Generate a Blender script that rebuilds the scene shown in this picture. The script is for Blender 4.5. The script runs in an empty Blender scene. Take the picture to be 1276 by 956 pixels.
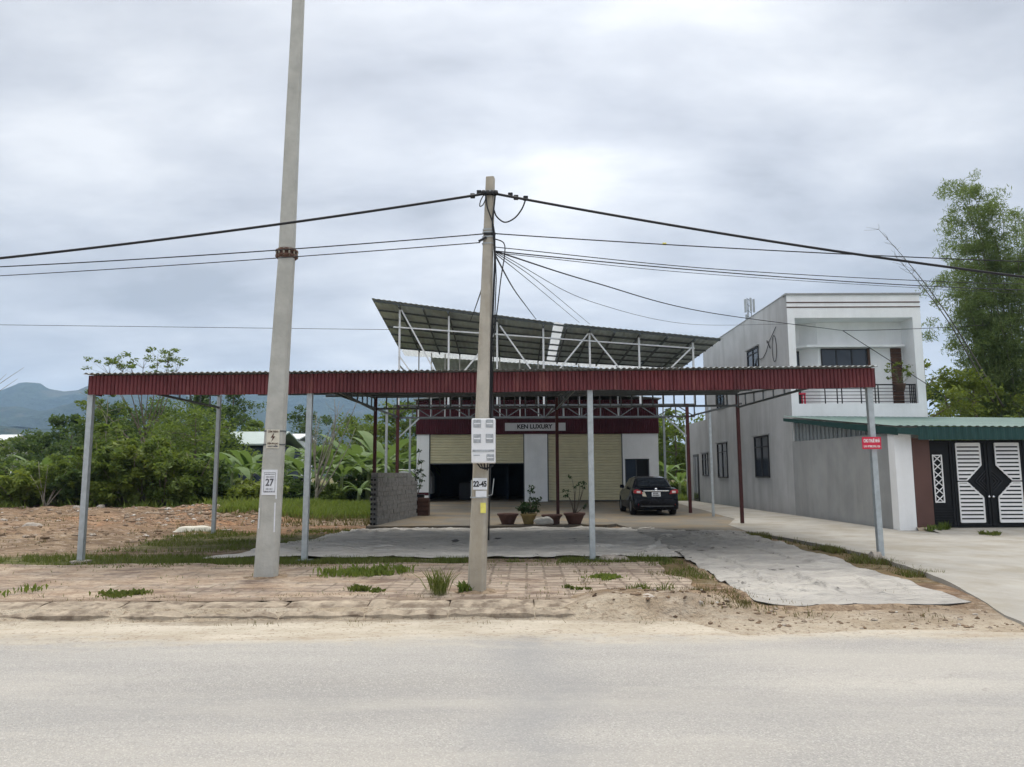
import bpy, bmesh, math, random
import numpy as np
from mathutils import Vector, Matrix, noise as mnoise

random.seed(7)
rng = np.random.default_rng(7)
SC = bpy.context.scene
COL = SC.collection
R = math.radians

# ------------------------------------------------------------------ camera
PITCH, ROLL, EYE, FPX = R(7.06), R(-0.25), 1.6, 920.0
cam_d = bpy.data.cameras.new('camera')
cam = bpy.data.objects.new('camera', cam_d)
COL.objects.link(cam)
cam.location = (0, 0, EYE)
CAM_M = (Matrix.Rotation(R(90) + PITCH, 3, 'X') @ Matrix.Rotation(ROLL, 3, 'Z'))
cam.rotation_euler = CAM_M.to_euler()
cam_d.sensor_width = 36.0
cam_d.lens = 36.0 * FPX / 1276.0
cam_d.clip_start = 0.1
cam_d.clip_end = 20000
SC.camera = cam

# ------------------------------------------------------------------ sky, sun, exposure
SUN_EL, SUN_AZ = R(62), R(5)          # high behind the cloud, ahead of the camera (azimuth from +Y to +X)
world = bpy.data.worlds.new('World')
SC.world = world
world.use_nodes = True
wt = world.node_tree
wt.nodes.clear()


def N(t, kind, **kw):
    n = t.nodes.new(kind)
    for k, v in kw.items():
        setattr(n, k, v)
    return n


def L(t, a, b):
    t.links.new(a, b)


def M(t, op, a, b=None, c=None, clamp=False):
    n = N(t, 'ShaderNodeMath', operation=op, use_clamp=clamp)
    for i, v in enumerate((a, b, c)):
        if v is None:
            continue
        if isinstance(v, (int, float)):
            n.inputs[i].default_value = v
        else:
            L(t, v, n.inputs[i])
    return n.outputs[0]


def RAMP(t, fac, stops):
    n = N(t, 'ShaderNodeValToRGB')
    els = n.color_ramp.elements
    while len(els) < len(stops):
        els.new(0.5)
    for e, (p, c) in zip(els, stops):
        e.position = p
        e.color = (c, c, c, 1) if isinstance(c, (int, float)) else (*c[:3], 1)
    L(t, fac, n.inputs[0])
    return n.outputs[0]


def MIX(t, fac, a, b, blend='MIX'):
    n = N(t, 'ShaderNodeMix', data_type='RGBA', blend_type=blend)
    for sock, v in ((n.inputs[0], fac), (n.inputs[6], a), (n.inputs[7], b)):
        if isinstance(v, (int, float)):
            sock.default_value = v
        elif isinstance(v, (tuple, list)):
            sock.default_value = (*v[:3], 1)
        else:
            L(t, v, sock)
    return n.outputs[2]


def NOISE(t, vec, scale, detail=4, rough=0.55, dist=0.0):
    n = N(t, 'ShaderNodeTexNoise')
    n.inputs['Scale'].default_value = scale
    n.inputs['Detail'].default_value = detail
    n.inputs['Roughness'].default_value = rough
    n.inputs['Distortion'].default_value = dist
    if vec is not None:
        L(t, vec, n.inputs['Vector'])
    return n.outputs['Fac']


def CN(t, vec, scale, lo=0.42, hi=0.58, detail=6, rough=0.65, dist=0.0):
    return RAMP(t, NOISE(t, vec, scale, detail, rough, dist), [(lo, 0.0), (hi, 1.0)])


sky = N(wt, 'ShaderNodeTexSky', sky_type='NISHITA')
sky.sun_disc = False
sky.sun_elevation = SUN_EL
sky.sun_rotation = SUN_AZ
tc = N(wt, 'ShaderNodeTexCoord')
sp = N(wt, 'ShaderNodeSeparateXYZ')
L(wt, tc.outputs['Generated'], sp.inputs[0])
zz = M(wt, 'MAXIMUM', sp.outputs[2], 0.0)
den = M(wt, 'ADD', zz, 0.22)
cb = N(wt, 'ShaderNodeCombineXYZ')
L(wt, M(wt, 'DIVIDE', sp.outputs[0], den), cb.inputs[0])
L(wt, M(wt, 'DIVIDE', sp.outputs[1], den), cb.inputs[1])
n1 = NOISE(wt, cb.outputs[0], 0.80, 6, 0.50, 0.3)
mp = N(wt, 'ShaderNodeMapping')
mp.inputs['Location'].default_value = (3.1, 1.7, 0.4)
mp.inputs['Scale'].default_value = (0.8, 1.4, 1)
L(wt, cb.outputs[0], mp.inputs[0])
n2 = NOISE(wt, mp.outputs[0], 2.1, 8, 0.55, 0.2)
cl = M(wt, 'ADD', M(wt, 'MULTIPLY', n1, 0.55), M(wt, 'MULTIPLY', n2, 0.45))
cloud = RAMP(wt, cl, [(0.39, (0.39, 0.405, 0.44)), (0.455, (0.50, 0.515, 0.555)), (0.525, (0.615, 0.628, 0.66)), (0.60, (0.77, 0.775, 0.79))])
# thin bright cloud where the sun is, paler band near the horizon, brighter overhead (overcast distribution)
sd = Vector((math.cos(R(31)) * math.sin(R(3)), math.cos(R(31)) * math.cos(R(3)), math.sin(R(31))))
dt = N(wt, 'ShaderNodeVectorMath', operation='DOT_PRODUCT')
L(wt, tc.outputs['Generated'], dt.inputs[0])
dt.inputs[1].default_value = sd
bright = M(wt, 'POWER', M(wt, 'MAXIMUM', dt.outputs['Value'], 0.0), 14.0)
gain = M(wt, 'ADD', 0.96, M(wt, 'MULTIPLY', bright, 0.22))
zen = N(wt, 'ShaderNodeMapRange')
zen.interpolation_type = 'SMOOTHSTEP'
L(wt, zz, zen.inputs[0])
zen.inputs[1].default_value = 0.55
zen.inputs[2].default_value = 0.95
zen.inputs[3].default_value = 0.0
zen.inputs[4].default_value = 2.1

hz = N(wt, 'ShaderNodeMapRange')
L(wt, zz, hz.inputs[0])
hz.inputs[1].default_value = 0.0
hz.inputs[2].default_value = 0.20
hz.inputs[3].default_value = 0.45
hz.inputs[4].default_value = 0.0
cloud = MIX(wt, hz.outputs[0], cloud, (0.74, 0.75, 0.77))
vm = N(wt, 'ShaderNodeVectorMath', operation='SCALE')
top = N(wt, 'ShaderNodeVectorMath', operation='SCALE')
top.inputs[0].default_value = (0.74, 0.71, 0.66)
L(wt, zen.outputs[0], top.inputs['Scale'])
gs_ = N(wt, 'ShaderNodeVectorMath', operation='SCALE')
L(wt, cloud, gs_.inputs[0])
L(wt, gain, gs_.inputs['Scale'])
ga = N(wt, 'ShaderNodeVectorMath', operation='ADD')
L(wt, gs_.outputs[0], ga.inputs[0])
L(wt, top.outputs[0], ga.inputs[1])
L(wt, ga.outputs[0], vm.inputs[0])
vm.inputs['Scale'].default_value = 10.0
skymix = MIX(wt, 0.97, sky.outputs[0], vm.outputs[0])
bg = N(wt, 'ShaderNodeBackground')
bg.inputs['Strength'].default_value = 0.1
L(wt, skymix, bg.inputs[0])
L(wt, bg.outputs[0], N(wt, 'ShaderNodeOutputWorld').inputs[0])

sun_d = bpy.data.lights.new('sun', 'SUN')
sun_d.energy = 1.4
sun_d.angle = R(25)
sun_d.color = (1.0, 0.95, 0.86)
sun = bpy.data.objects.new('sun', sun_d)
COL.objects.link(sun)
sun.location = (0, 30, 40)
sun.rotation_euler = Vector((-math.sin(SUN_AZ) * math.cos(SUN_EL), -math.cos(SUN_AZ) * math.cos(SUN_EL), -math.sin(SUN_EL))).to_track_quat('-Z', 'Y').to_euler()

SC.view_settings.view_transform = 'Standard'
SC.view_settings.look = 'None'
SC.view_settings.gamma = 1
SC.view_settings.use_curve_mapping = False
SC.view_settings.exposure = 0.38
SC.render.engine = 'CYCLES'
SC.cycles.max_bounces = 8
SC.cycles.volume_bounces = 1
SC.cycles.use_denoising = True
HAZE_DENSITY = 1.5e-4


# ------------------------------------------------------------------ helpers
def ray(x, y):
    return CAM_M @ Vector(((x - 638) / FPX, (478 - y) / FPX, -1))


def at(x, y, Y):
    d = ray(x, y)
    t = Y / d.y
    return Vector((d.x * t, Y, EYE + d.z * t))


def G(x, y, z=0.0):
    d = ray(x, y)
    t = (z - EYE) / d.z
    return Vector((d.x * t, d.y * t, z))


def tag(o, label=None, cat=None, group=None, kind=None):
    if label: o['label'] = label
    if cat: o['category'] = cat
    if group: o['group'] = group
    if kind: o['kind'] = kind
    return o


ORG = {}


def thing(name, label, cat, loc=(0, 0, 0), group=None):
    o = bpy.data.objects.new(name, None)
    COL.objects.link(o)
    o.empty_display_size = 0.2
    o.location = loc
    ORG[o.name] = Vector(loc)
    return tag(o, label, cat, group)


def dup(root, loc, rz=0.0, sc=1.0, label=None, group=None):
    c = root.copy()
    COL.objects.link(c)
    c.location = loc
    c.rotation_euler = (0, 0, rz)
    c.scale = (sc, sc, sc) if isinstance(sc, (int, float)) else sc
    if label: c['label'] = label
    if group: c['group'] = group
    for ch in list(root.children):
        d = ch.copy()
        COL.objects.link(d)
        d.parent = c
        for g in list(ch.children):
            e = g.copy()
            COL.objects.link(e)
            e.parent = d
    return c


def link_mesh(name, me, parent=None):
    o = bpy.data.objects.new(name, me)
    COL.objects.link(o)
    if parent is not None:
        o.parent = parent
        ORG[o.name] = ORG.get(parent.name, Vector((0, 0, 0)))
    return o


class MB:
    def __init__(s):
        s.v, s.f, s.m, s.sm = [], [], [], []

    def add(s, vs, fs, m=0, smooth=False):
        b = len(s.v)
        s.v.extend([tuple(p) for p in vs])
        for f in fs:
            s.f.append(tuple(b + i for i in f))
            s.m.append(m)
            s.sm.append(smooth)
        return s

    def box(s, x0, x1, y0, y1, z0, z1, m=0):
        return s.add([(x0, y0, z0), (x1, y0, z0), (x1, y1, z0), (x0, y1, z0), (x0, y0, z1), (x1, y0, z1), (x1, y1, z1), (x0, y1, z1)],
                     [(0, 3, 2, 1), (4, 5, 6, 7), (0, 1, 5, 4), (1, 2, 6, 5), (2, 3, 7, 6), (3, 0, 4, 7)], m)

    def bar(s, p, q, w, h=None, m=0, up=(0, 0, 1)):
        h = h or w
        p, q = Vector(p), Vector(q)
        d = (q - p).normalized()
        u = Vector(up)
        if abs(d.dot(u)) > 0.98: u = Vector((0, 1, 0))
        a = d.cross(u).normalized() * (w / 2)
        b = a.cross(d).normalized() * (h / 2)
        vs = [p - a - b, p + a - b, p + a + b, p - a + b, q - a - b, q + a - b, q + a + b, q - a + b]
        return s.add(vs, [(0, 3, 2, 1), (4, 5, 6, 7), (0, 1, 5, 4), (1, 2, 6, 5), (2, 3, 7, 6), (3, 0, 4, 7)], m)

    def tube(s, pts, r, seg=8, m=0, smooth=True, cap=True):
        pts = [Vector(p) for p in pts]
        n = len(pts)
        rs = list(r) if isinstance(r, (list, tuple)) else [r] * n
        vs, fs = [], []
        ref = None
        for i in range(n):
            d = (pts[min(i + 1, n - 1)] - pts[max(i - 1, 0)])
            d = d.normalized() if d.length > 1e-9 else Vector((0, 0, 1))
            if ref is None:
                ref = Vector((1, 0, 0)) if abs(d.x) < 0.8 else Vector((0, 1, 0))
            a = (ref - d * ref.dot(d)).normalized()
            ref = a
            b = d.cross(a)
            for k in range(seg):
                t = 2 * math.pi * k / seg
                vs.append(pts[i] + (a * math.cos(t) + b * math.sin(t)) * rs[i])
        for i in range(n - 1):
            for k in range(seg):
                k2 = (k + 1) % seg
                fs.append((i * seg + k, i * seg + k2, (i + 1) * seg + k2, (i + 1) * seg + k))
        s.add(vs, fs, m, smooth)
        if cap:
            b = len(s.v) - len(vs)
            s.f.append(tuple(b + k for k in reversed(range(seg)))); s.m.append(m); s.sm.append(False)
            s.f.append(tuple(b + (n - 1) * seg + k for k in range(seg))); s.m.append(m); s.sm.append(False)
        return s

    def lathe(s, prof, c, seg=24, m=0, axis='Z'):
        vs, fs = [], []
        for (r, z) in prof:
            for k in range(seg):
                t = 2 * math.pi * k / seg
                if axis == 'Z': p = (c[0] + r * math.cos(t), c[1] + r * math.sin(t), c[2] + z)
                elif axis == 'X': p = (c[0] + z, c[1] + r * math.cos(t), c[2] + r * math.sin(t))
                else: p = (c[0] + r * math.sin(t), c[1] + z, c[2] + r * math.cos(t))
                vs.append(p)
        for i in range(len(prof) - 1):
            for k in range(seg):
                k2 = (k + 1) % seg
                fs.append((i * seg + k, i * seg + k2, (i + 1) * seg + k2, (i + 1) * seg + k))
        return s.add(vs, fs, m, True)

    def prism(s, poly, a0, a1, axis='Y', m=0):
        """poly: 2d outline; extruded along axis. axis Y: (x,z); X: (y,z); Z: (x,y)"""
        def P(u, v, a):
            return {'Y': (u, a, v), 'X': (a, u, v), 'Z': (u, v, a)}[axis]
        n = len(poly)
        vs = [P(u, v, a0) for u, v in poly] + [P(u, v, a1) for u, v in poly]
        fs = [tuple(range(n)), tuple(reversed(range(n, 2 * n)))]
        fs += [(i, n + i, n + (i + 1) % n, (i + 1) % n) for i in range(n)]
        return s.add(vs, fs, m)

    def sheet(s, fn, nu, nv, m=0, smooth=True):
        vs = [fn(i / nu, j / nv) for j in range(nv + 1) for i in range(nu + 1)]
        fs = [(j * (nu + 1) + i, j * (nu + 1) + i + 1, (j + 1) * (nu + 1) + i + 1, (j + 1) * (nu + 1) + i) for j in range(nv) for i in range(nu)]
        return s.add(vs, fs, m, smooth)

    def build(s, name, mat, parent=None, bevel=0.0, fix=True):
        o0 = ORG.get(parent.name, Vector((0, 0, 0))) if parent is not None else Vector((0, 0, 0))
        me = bpy.data.meshes.new(name)
        me.from_pydata([(p[0] - o0.x, p[1] - o0.y, p[2] - o0.z) for p in s.v], [], s.f)
        mats = mat if isinstance(mat, (list, tuple)) else [mat]
        for q in mats: me.materials.append(q)
        me.polygons.foreach_set('material_index', s.m)
        me.polygons.foreach_set('use_smooth', s.sm)
        me.update()
        if fix:
            bm = bmesh.new()
            bm.from_mesh(me)
            bmesh.ops.recalc_face_normals(bm, faces=bm.faces)
            bm.to_mesh(me)
            bm.free()
        o = link_mesh(name, me, parent)
        if bevel:
            b = o.modifiers.new('bevel', 'BEVEL')
            b.width = bevel
            b.segments = 2
            b.limit_method = 'ANGLE'
        return o


def np_mesh(name, verts, nface, k, mat, parent=None, smooth=False):
    """verts: (nface*k,3) array, each face k own verts"""
    o0 = ORG.get(parent.name, Vector((0, 0, 0))) if parent is not None else Vector((0, 0, 0))
    v = np.asarray(verts, dtype=np.float32).reshape(-1, 3) - np.array(o0, dtype=np.float32)
    me = bpy.data.meshes.new(name)
    me.vertices.add(len(v))
    me.vertices.foreach_set('co', v.ravel())
    me.loops.add(nface * k)
    me.loops.foreach_set('vertex_index', np.arange(nface * k, dtype=np.int32))
    me.polygons.add(nface)
    me.polygons.foreach_set('loop_start', np.arange(0, nface * k, k, dtype=np.int32))
    me.polygons.foreach_set('loop_total', np.full(nface, k, dtype=np.int32))
    me.materials.append(mat)
    me.update(calc_edges=True)
    me.validate()
    return link_mesh(name, me, parent)


def text(body, name, mat, parent, loc, size, width=None, extrude=0.002, bold=0.0, rot=(R(90), 0, 0)):
    c = bpy.data.curves.new(name, 'FONT')
    c.body = body
    c.size = size
    c.align_x = 'CENTER'
    c.align_y = 'CENTER'
    c.extrude = extrude
    c.offset = bold
    c.materials.append(mat)
    tmp = bpy.data.objects.new('tmp_text', c)
    COL.objects.link(tmp)
    bpy.context.view_layer.update()
    me = bpy.data.meshes.new_from_object(tmp.evaluated_get(bpy.context.evaluated_depsgraph_get()))
    bpy.data.objects.remove(tmp)
    xs = [v.co.x for v in me.vertices]
    if width and xs:
        w = max(xs) - min(xs)
        for v in me.vertices: v.co.x *= width / w
    o0 = ORG.get(parent.name, Vector((0, 0, 0)))
    me.transform(Matrix.Translation(Vector(loc) - o0) @ Matrix.Rotation(rot[2], 4, 'Z') @ Matrix.Rotation(rot[0], 4, 'X'))
    if not me.materials: me.materials.append(mat)
    return link_mesh(name, me, parent)


# ------------------------------------------------------------------ materials
MATS = {}


def mat(name, col, rough=0.7, var=0.12, scale=6.0, bump=0.0, bscale=40.0, metal=0.0, stain=None, stain_amt=0.4, stain_scale=1.2, streak=False, spec=0.3, col2=None):
    m = bpy.data.materials.new(name)
    m.use_nodes = True
    t = m.node_tree
    p = t.nodes['Principled BSDF']
    p.inputs['Roughness'].default_value = rough
    p.inputs['Metallic'].default_value = metal
    p.inputs['Specular IOR Level'].default_value = spec
    g = N(t, 'ShaderNodeNewGeometry')
    vec = g.outputs['Position']
    if streak:
        q = N(t, 'ShaderNodeMapping')
        q.inputs['Scale'].default_value = (1, 1, 0.12)
        L(t, vec, q.inputs[0])
        vs = q.outputs[0]
    else:
        vs = vec
    a = NOISE(t, vec, scale, 5, 0.6)
    lo = tuple(c * (1 - var) for c in col)
    hi = tuple(min(1, c * (1 + var)) for c in (col2 or col))
    c = RAMP(t, a, [(0.36, lo), (0.64, hi)])
    if stain:
        b = NOISE(t, vs, stain_scale, 6, 0.65)
        f = RAMP(t, b, [(0.46, 0.0), (0.62, stain_amt)])
        c = MIX(t, f, c, stain)
    L(t, c, p.inputs['Base Color'])
    if bump:
        bn = N(t, 'ShaderNodeBump')
        bn.inputs['Strength'].default_value = bump
        bn.inputs['Distance'].default_value = 0.02
        L(t, NOISE(t, vec, bscale, 4, 0.6), bn.inputs['Height'])
        L(t, bn.outputs[0], p.inputs['Normal'])
    MATS[name] = m
    return m


def leafmat(name, c0, c1, c2=None, trans=0.25):
    m = bpy.data.materials.new(name)
    m.use_nodes = True
    t = m.node_tree
    p = t.nodes['Principled BSDF']
    p.inputs['Roughness'].default_value = 0.6
    p.inputs['Specular IOR Level'].default_value = 0.25
    g = N(t, 'ShaderNodeNewGeometry')
    r = g.outputs['Random Per Island']
    big = NOISE(t, g.outputs['Position'], 0.7, 3, 0.5)
    f = M(t, 'ADD', M(t, 'MULTIPLY', r, 0.55), M(t, 'MULTIPLY', M(t, 'SUBTRACT', big, 0.25), 0.9), clamp=True)
    c = RAMP(t, f, [(0.1, c0), (0.6, c1), (0.95, c2 or c1)])
    L(t, c, p.inputs['Base Color'])
    tr = N(t, 'ShaderNodeBsdfTranslucent')
    L(t, MIX(t, 0.5, c, (c1[0] * 1.6, c1[1] * 1.5, c1[2] * 0.8)), tr.inputs[0])
    mx = N(t, 'ShaderNodeMixShader')
    mx.inputs[0].default_value = trans
    L(t, p.outputs[0], mx.inputs[1])
    L(t, tr.outputs[0], mx.inputs[2])
    L(t, mx.outputs[0], t.nodes['Material Output'].inputs[0])
    MATS[name] = m
    return m


mat('galv', (0.42, 0.46, 0.48), 0.45, 0.10, 9, metal=0.35, stain=(0.30, 0.31, 0.32), stain_amt=0.5, streak=True)
mat('galv_dark', (0.11, 0.125, 0.13), 0.5, 0.12, 8, metal=0.3)
mat('steel_grey', (0.10, 0.11, 0.115), 0.55, 0.12, 8)
mat('red_paint', (0.065, 0.017, 0.017), 0.5, 0.15, 5, stain=(0.06, 0.02, 0.018), streak=True)
mat('fascia_red', (0.120, 0.032, 0.037), 0.55, 0.12, 1.2)
def sheet_panels(name, lap, pale):
    t = MATS[name].node_tree
    p = t.nodes['Principled BSDF']
    src = p.inputs['Base Color'].links[0].from_socket
    g = N(t, 'ShaderNodeNewGeometry'); sp3 = N(t, 'ShaderNodeSeparateXYZ'); L(t, g.outputs['Position'], sp3.inputs[0])
    wn = N(t, 'ShaderNodeTexWhiteNoise', noise_dimensions='1D')
    L(t, M(t, 'FLOOR', M(t, 'DIVIDE', sp3.outputs[0], lap)), wn.inputs['W'])
    c = MIX(t, M(t, 'MULTIPLY', wn.outputs['Value'], .30), src, pale)
    q = N(t, 'ShaderNodeMapping'); q.inputs['Scale'].default_value = (3.0, 1, .7); L(t, g.outputs['Position'], q.inputs[0])
    c = MIX(t, M(t, 'MULTIPLY', CN(t, q.outputs[0], 1.6, .55, .66), .40), c, (0.27, 0.11, 0.095))
    c = MIX(t, M(t, 'MULTIPLY', CN(t, q.outputs[0], 2.3, .52, .64), .55), c, (0.07, 0.016, 0.018))
    L(t, c, p.inputs['Base Color'])
sheet_panels('fascia_red', 1.07, (0.21, 0.04, 0.045))
mat('clad_red', (0.070, 0.012, 0.020), 0.5, 0.12, 2)
mat('sheet_under', (0.33, 0.36, 0.36), 0.6, 0.10, 2, stain=(0.22, 0.23, 0.22), stain_scale=0.8)
mat('sheet_green', (0.50, 0.57, 0.58), 0.55, 0.14, 1.0, stain=(0.24, 0.24, 0.22), stain_scale=0.6)
mat('canopy_top', (0.13, 0.11, 0.11), 0.6, 0.2, 2)
mat('white_steel', (0.72, 0.74, 0.75), 0.4, 0.06, 6)
mat('plaster_white', (0.83, 0.84, 0.85), 0.75, 0.035, 1.5, bump=0.1, stain=(0.60, 0.61, 0.60), stain_amt=0.22, streak=True)
mat('plaster_inside', (0.66, 0.67, 0.69), 0.8, 0.05, 2)
mat('cement_wall', (0.42, 0.425, 0.43), 0.85, 0.09, 0.8, bump=0.25, bscale=30, stain=(0.29, 0.29, 0.29), stain_amt=0.5, stain_scale=1.3, streak=True)
mat('cement_lower', (0.29, 0.298, 0.30), 0.85, 0.12, 0.9, bump=0.25, bscale=30, stain=(0.35, 0.35, 0.345), stain_amt=0.5, stain_scale=1.5, streak=True)
mat('shutter', (0.62, 0.57, 0.385), 0.5, 0.05, 2)
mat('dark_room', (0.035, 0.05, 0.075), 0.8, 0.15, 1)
mat('dark_frame', (0.025, 0.025, 0.028), 0.4, 0.1, 4)
mat('black_paint', (0.009, 0.010, 0.012), 0.45, 0.1, 4, spec=0.2)
mat('white_paint', (0.80, 0.80, 0.80), 0.4, 0.03, 4)
mat('sign_white', (0.56, 0.56, 0.58), 0.5, 0.03, 3)
mat('ink', (0.02, 0.02, 0.022), 0.6, 0.05, 4)
mat('ink_grey', (0.12, 0.12, 0.14), 0.6, 0.05, 4)
mat('sign_red', (0.62, 0.03, 0.07), 0.45, 0.06, 4)
mat('brown_pillar', (0.115, 0.062, 0.052), 0.7, 0.06, 2, bump=0.1)
mat('wood_brown', (0.085, 0.045, 0.032), 0.6, 0.2, 5)
mat('green_roof', (0.095, 0.160, 0.145), 0.42, 0.10, 1.5, stain=(0.16, 0.24, 0.21), stain_amt=0.5, stain_scale=0.7)
mat('green_fascia', (0.014, 0.052, 0.048), 0.45, 0.10, 2)
mat('poly_grey', (0.30, 0.33, 0.34), 0.35, 0.10, 2, stain=(0.16, 0.18, 0.18), streak=True, stain_scale=2)
mat('pole_grey', (0.43, 0.43, 0.40), 0.85, 0.10, 4, bump=0.35, bscale=25, stain=(0.33, 0.32, 0.29), stain_amt=0.7, stain_scale=2.2, streak=True)
mat('pole_beige', (0.41, 0.38, 0.325), 0.85, 0.12, 4, bump=0.35, bscale=25, stain=(0.33, 0.285, 0.215), stain_amt=0.7, stain_scale=2.5, streak=True)
mat('rust', (0.10, 0.055, 0.04), 0.8, 0.35, 14)
mat('cable', (0.016, 0.017, 0.02), 0.55, 0.05, 5)
mat('plastic_white', (0.74, 0.75, 0.77), 0.35, 0.03, 5)
mat('meter_glass', (0.36, 0.38, 0.40), 0.2, 0.2, 30)
mat('paper_white', (0.72, 0.74, 0.78), 0.7, 0.06, 12)
mat('paper_cream', (0.60, 0.57, 0.48), 0.7, 0.08, 12)
mat('paper_yellow', (0.72, 0.66, 0.16), 0.7, 0.1, 12)
mat('terracotta', (0.125, 0.068, 0.056), 0.75, 0.15, 6, bump=0.2)
mat('pot_yellow', (0.34, 0.25, 0.10), 0.7, 0.15, 6, bump=0.2)
mat('soil', (0.07, 0.045, 0.03), 0.95, 0.3, 20, bump=0.6)
mat('bark', (0.14, 0.115, 0.09), 0.9, 0.25, 8, bump=0.5)
mat('bark_pale', (0.27, 0.245, 0.20), 0.9, 0.2, 8, bump=0.4)
mat('bamboo', (0.13, 0.13, 0.075), 0.6, 0.2, 4)
mat('stem_green', (0.14, 0.17, 0.07), 0.6, 0.25, 4)
mat('block_grey', (0.22, 0.215, 0.205), 0.95, 0.22, 7, bump=0.6, bscale=18)
mat('mortar', (0.30, 0.29, 0.275), 0.95, 0.15, 9, bump=0.4)
mat('stone', (0.36, 0.32, 0.28), 0.9, 0.2, 5, bump=0.5)
mat('bag_white', (0.45, 0.44, 0.41), 0.8, 0.1, 8, bump=0.3, bscale=12)
mat('car_paint', (0.004, 0.005, 0.009), 0.12, 0.05, 3, spec=0.22)
mat('car_glass', (0.010, 0.013, 0.018), 0.06, 0.05, 3, spec=0.6)
mat('chrome', (0.75, 0.76, 0.78), 0.15, 0.02, 3, metal=1.0)
mat('rubber', (0.02, 0.02, 0.021), 0.85, 0.1, 10)
mat('rim', (0.42, 0.43, 0.45), 0.3, 0.05, 5, metal=0.8)
mat('lamp_red', (0.35, 0.012, 0.02), 0.15, 0.05, 5, spec=0.6)
mat('lamp_clear', (0.70, 0.62, 0.62), 0.12, 0.05, 5, spec=0.6)
mat('roof_white', (0.62, 0.64, 0.65), 0.5, 0.05, 2)
mat('roof_grey_green', (0.33, 0.39, 0.37), 0.5, 0.06, 1)
mat('wood_crate', (0.06, 0.03, 0.022), 0.8, 0.2, 7)
mat('pole_bamboo_dead', (0.12, 0.115, 0.095), 0.8, 0.2, 3)

leafmat('leaf_mid', (0.064, 0.100, 0.022), (0.118, 0.172, 0.038), (0.19, 0.23, 0.06), 0.45)
leafmat('leaf_dark', (0.036, 0.066, 0.022), (0.072, 0.118, 0.034), (0.118, 0.165, 0.046), 0.4)
leafmat('leaf_yellow', (0.085, 0.120, 0.022), (0.155, 0.205, 0.038), (0.24, 0.27, 0.065), 0.4)
leafmat('leaf_bamboo', (0.080, 0.120, 0.040), (0.150, 0.210, 0.075), (0.24, 0.29, 0.12), 0.48)
leafmat('leaf_banana', (0.075, 0.130, 0.040), (0.125, 0.195, 0.062), (0.19, 0.25, 0.10), 0.35)
leafmat('leaf_pot', (0.018, 0.040, 0.016), (0.034, 0.070, 0.026), (0.06, 0.10, 0.03))
leafmat('grass_blade', (0.065, 0.095, 0.020), (0.120, 0.150, 0.034), (0.21, 0.20, 0.08), 0.35)
leafmat('grass_bright', (0.095, 0.140, 0.028), (0.160, 0.215, 0.045), (0.24, 0.26, 0.08), 0.4)
leafmat('grass_dry', (0.085, 0.080, 0.030), (0.15, 0.135, 0.055), (0.22, 0.19, 0.09), 0.25)

# ---- ground materials
def attr_mat(name):
    m = bpy.data.materials.new(name)
    m.use_nodes = True
    t = m.node_tree
    p = t.nodes['Principled BSDF']
    p.inputs['Roughness'].default_value = 0.95
    p.inputs['Specular IOR Level'].default_value = 0.15
    g = N(t, 'ShaderNodeNewGeometry')
    MATS[name] = m
    return m, t, p, g.outputs['Position']


m, t, p, pos = attr_mat('rubble_mix')
gi = N(t, 'ShaderNodeNewGeometry')
L(t, MIX(t, CN(t, pos, 20, .4, .6), RAMP(t, gi.outputs['Random Per Island'], [(0.0, (0.12, 0.08, 0.05)), (0.45, (0.22, 0.145, 0.09)), (0.75, (0.30, 0.24, 0.18)), (0.90, (0.38, 0.35, 0.31)), (1.0, (0.66, 0.64, 0.60))]), (0.20, 0.15, 0.11)), p.inputs['Base Color'])

# translucent white roofing strip
tw = bpy.data.materials.new('translucent_white')
tw.use_nodes = True
tt = tw.node_tree
tt.nodes['Principled BSDF'].inputs['Base Color'].default_value = (0.8, 0.82, 0.84, 1)
tb = N(tt, 'ShaderNodeBsdfTranslucent')
tb.inputs[0].default_value = (0.85, 0.87, 0.88, 1)
tm = N(tt, 'ShaderNodeMixShader')
tm.inputs[0].default_value = 0.6
L(tt, tt.nodes['Principled BSDF'].outputs[0], tm.inputs[1])
L(tt, tb.outputs[0], tm.inputs[2])
L(tt, tm.outputs[0], tt.nodes['Material Output'].inputs[0])
MATS['translucent'] = tw

gl = bpy.data.materials.new('window_glass')
gl.use_nodes = True
gp = gl.node_tree.nodes['Principled BSDF']
gp.inputs['Base Color'].default_value = (0.03, 0.037, 0.05, 1)
gp.inputs['Roughness'].default_value = 0.12
gp.inputs['Specular IOR Level'].default_value = 0.6
MATS['glass'] = gl


def bump(t, p, h, strength=0.4, dist=0.03):
    b = N(t, 'ShaderNodeBump')
    b.inputs['Strength'].default_value = strength
    b.inputs['Distance'].default_value = dist
    L(t, h, b.inputs['Height'])
    L(t, b.outputs[0], p.inputs['Normal'])


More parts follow.
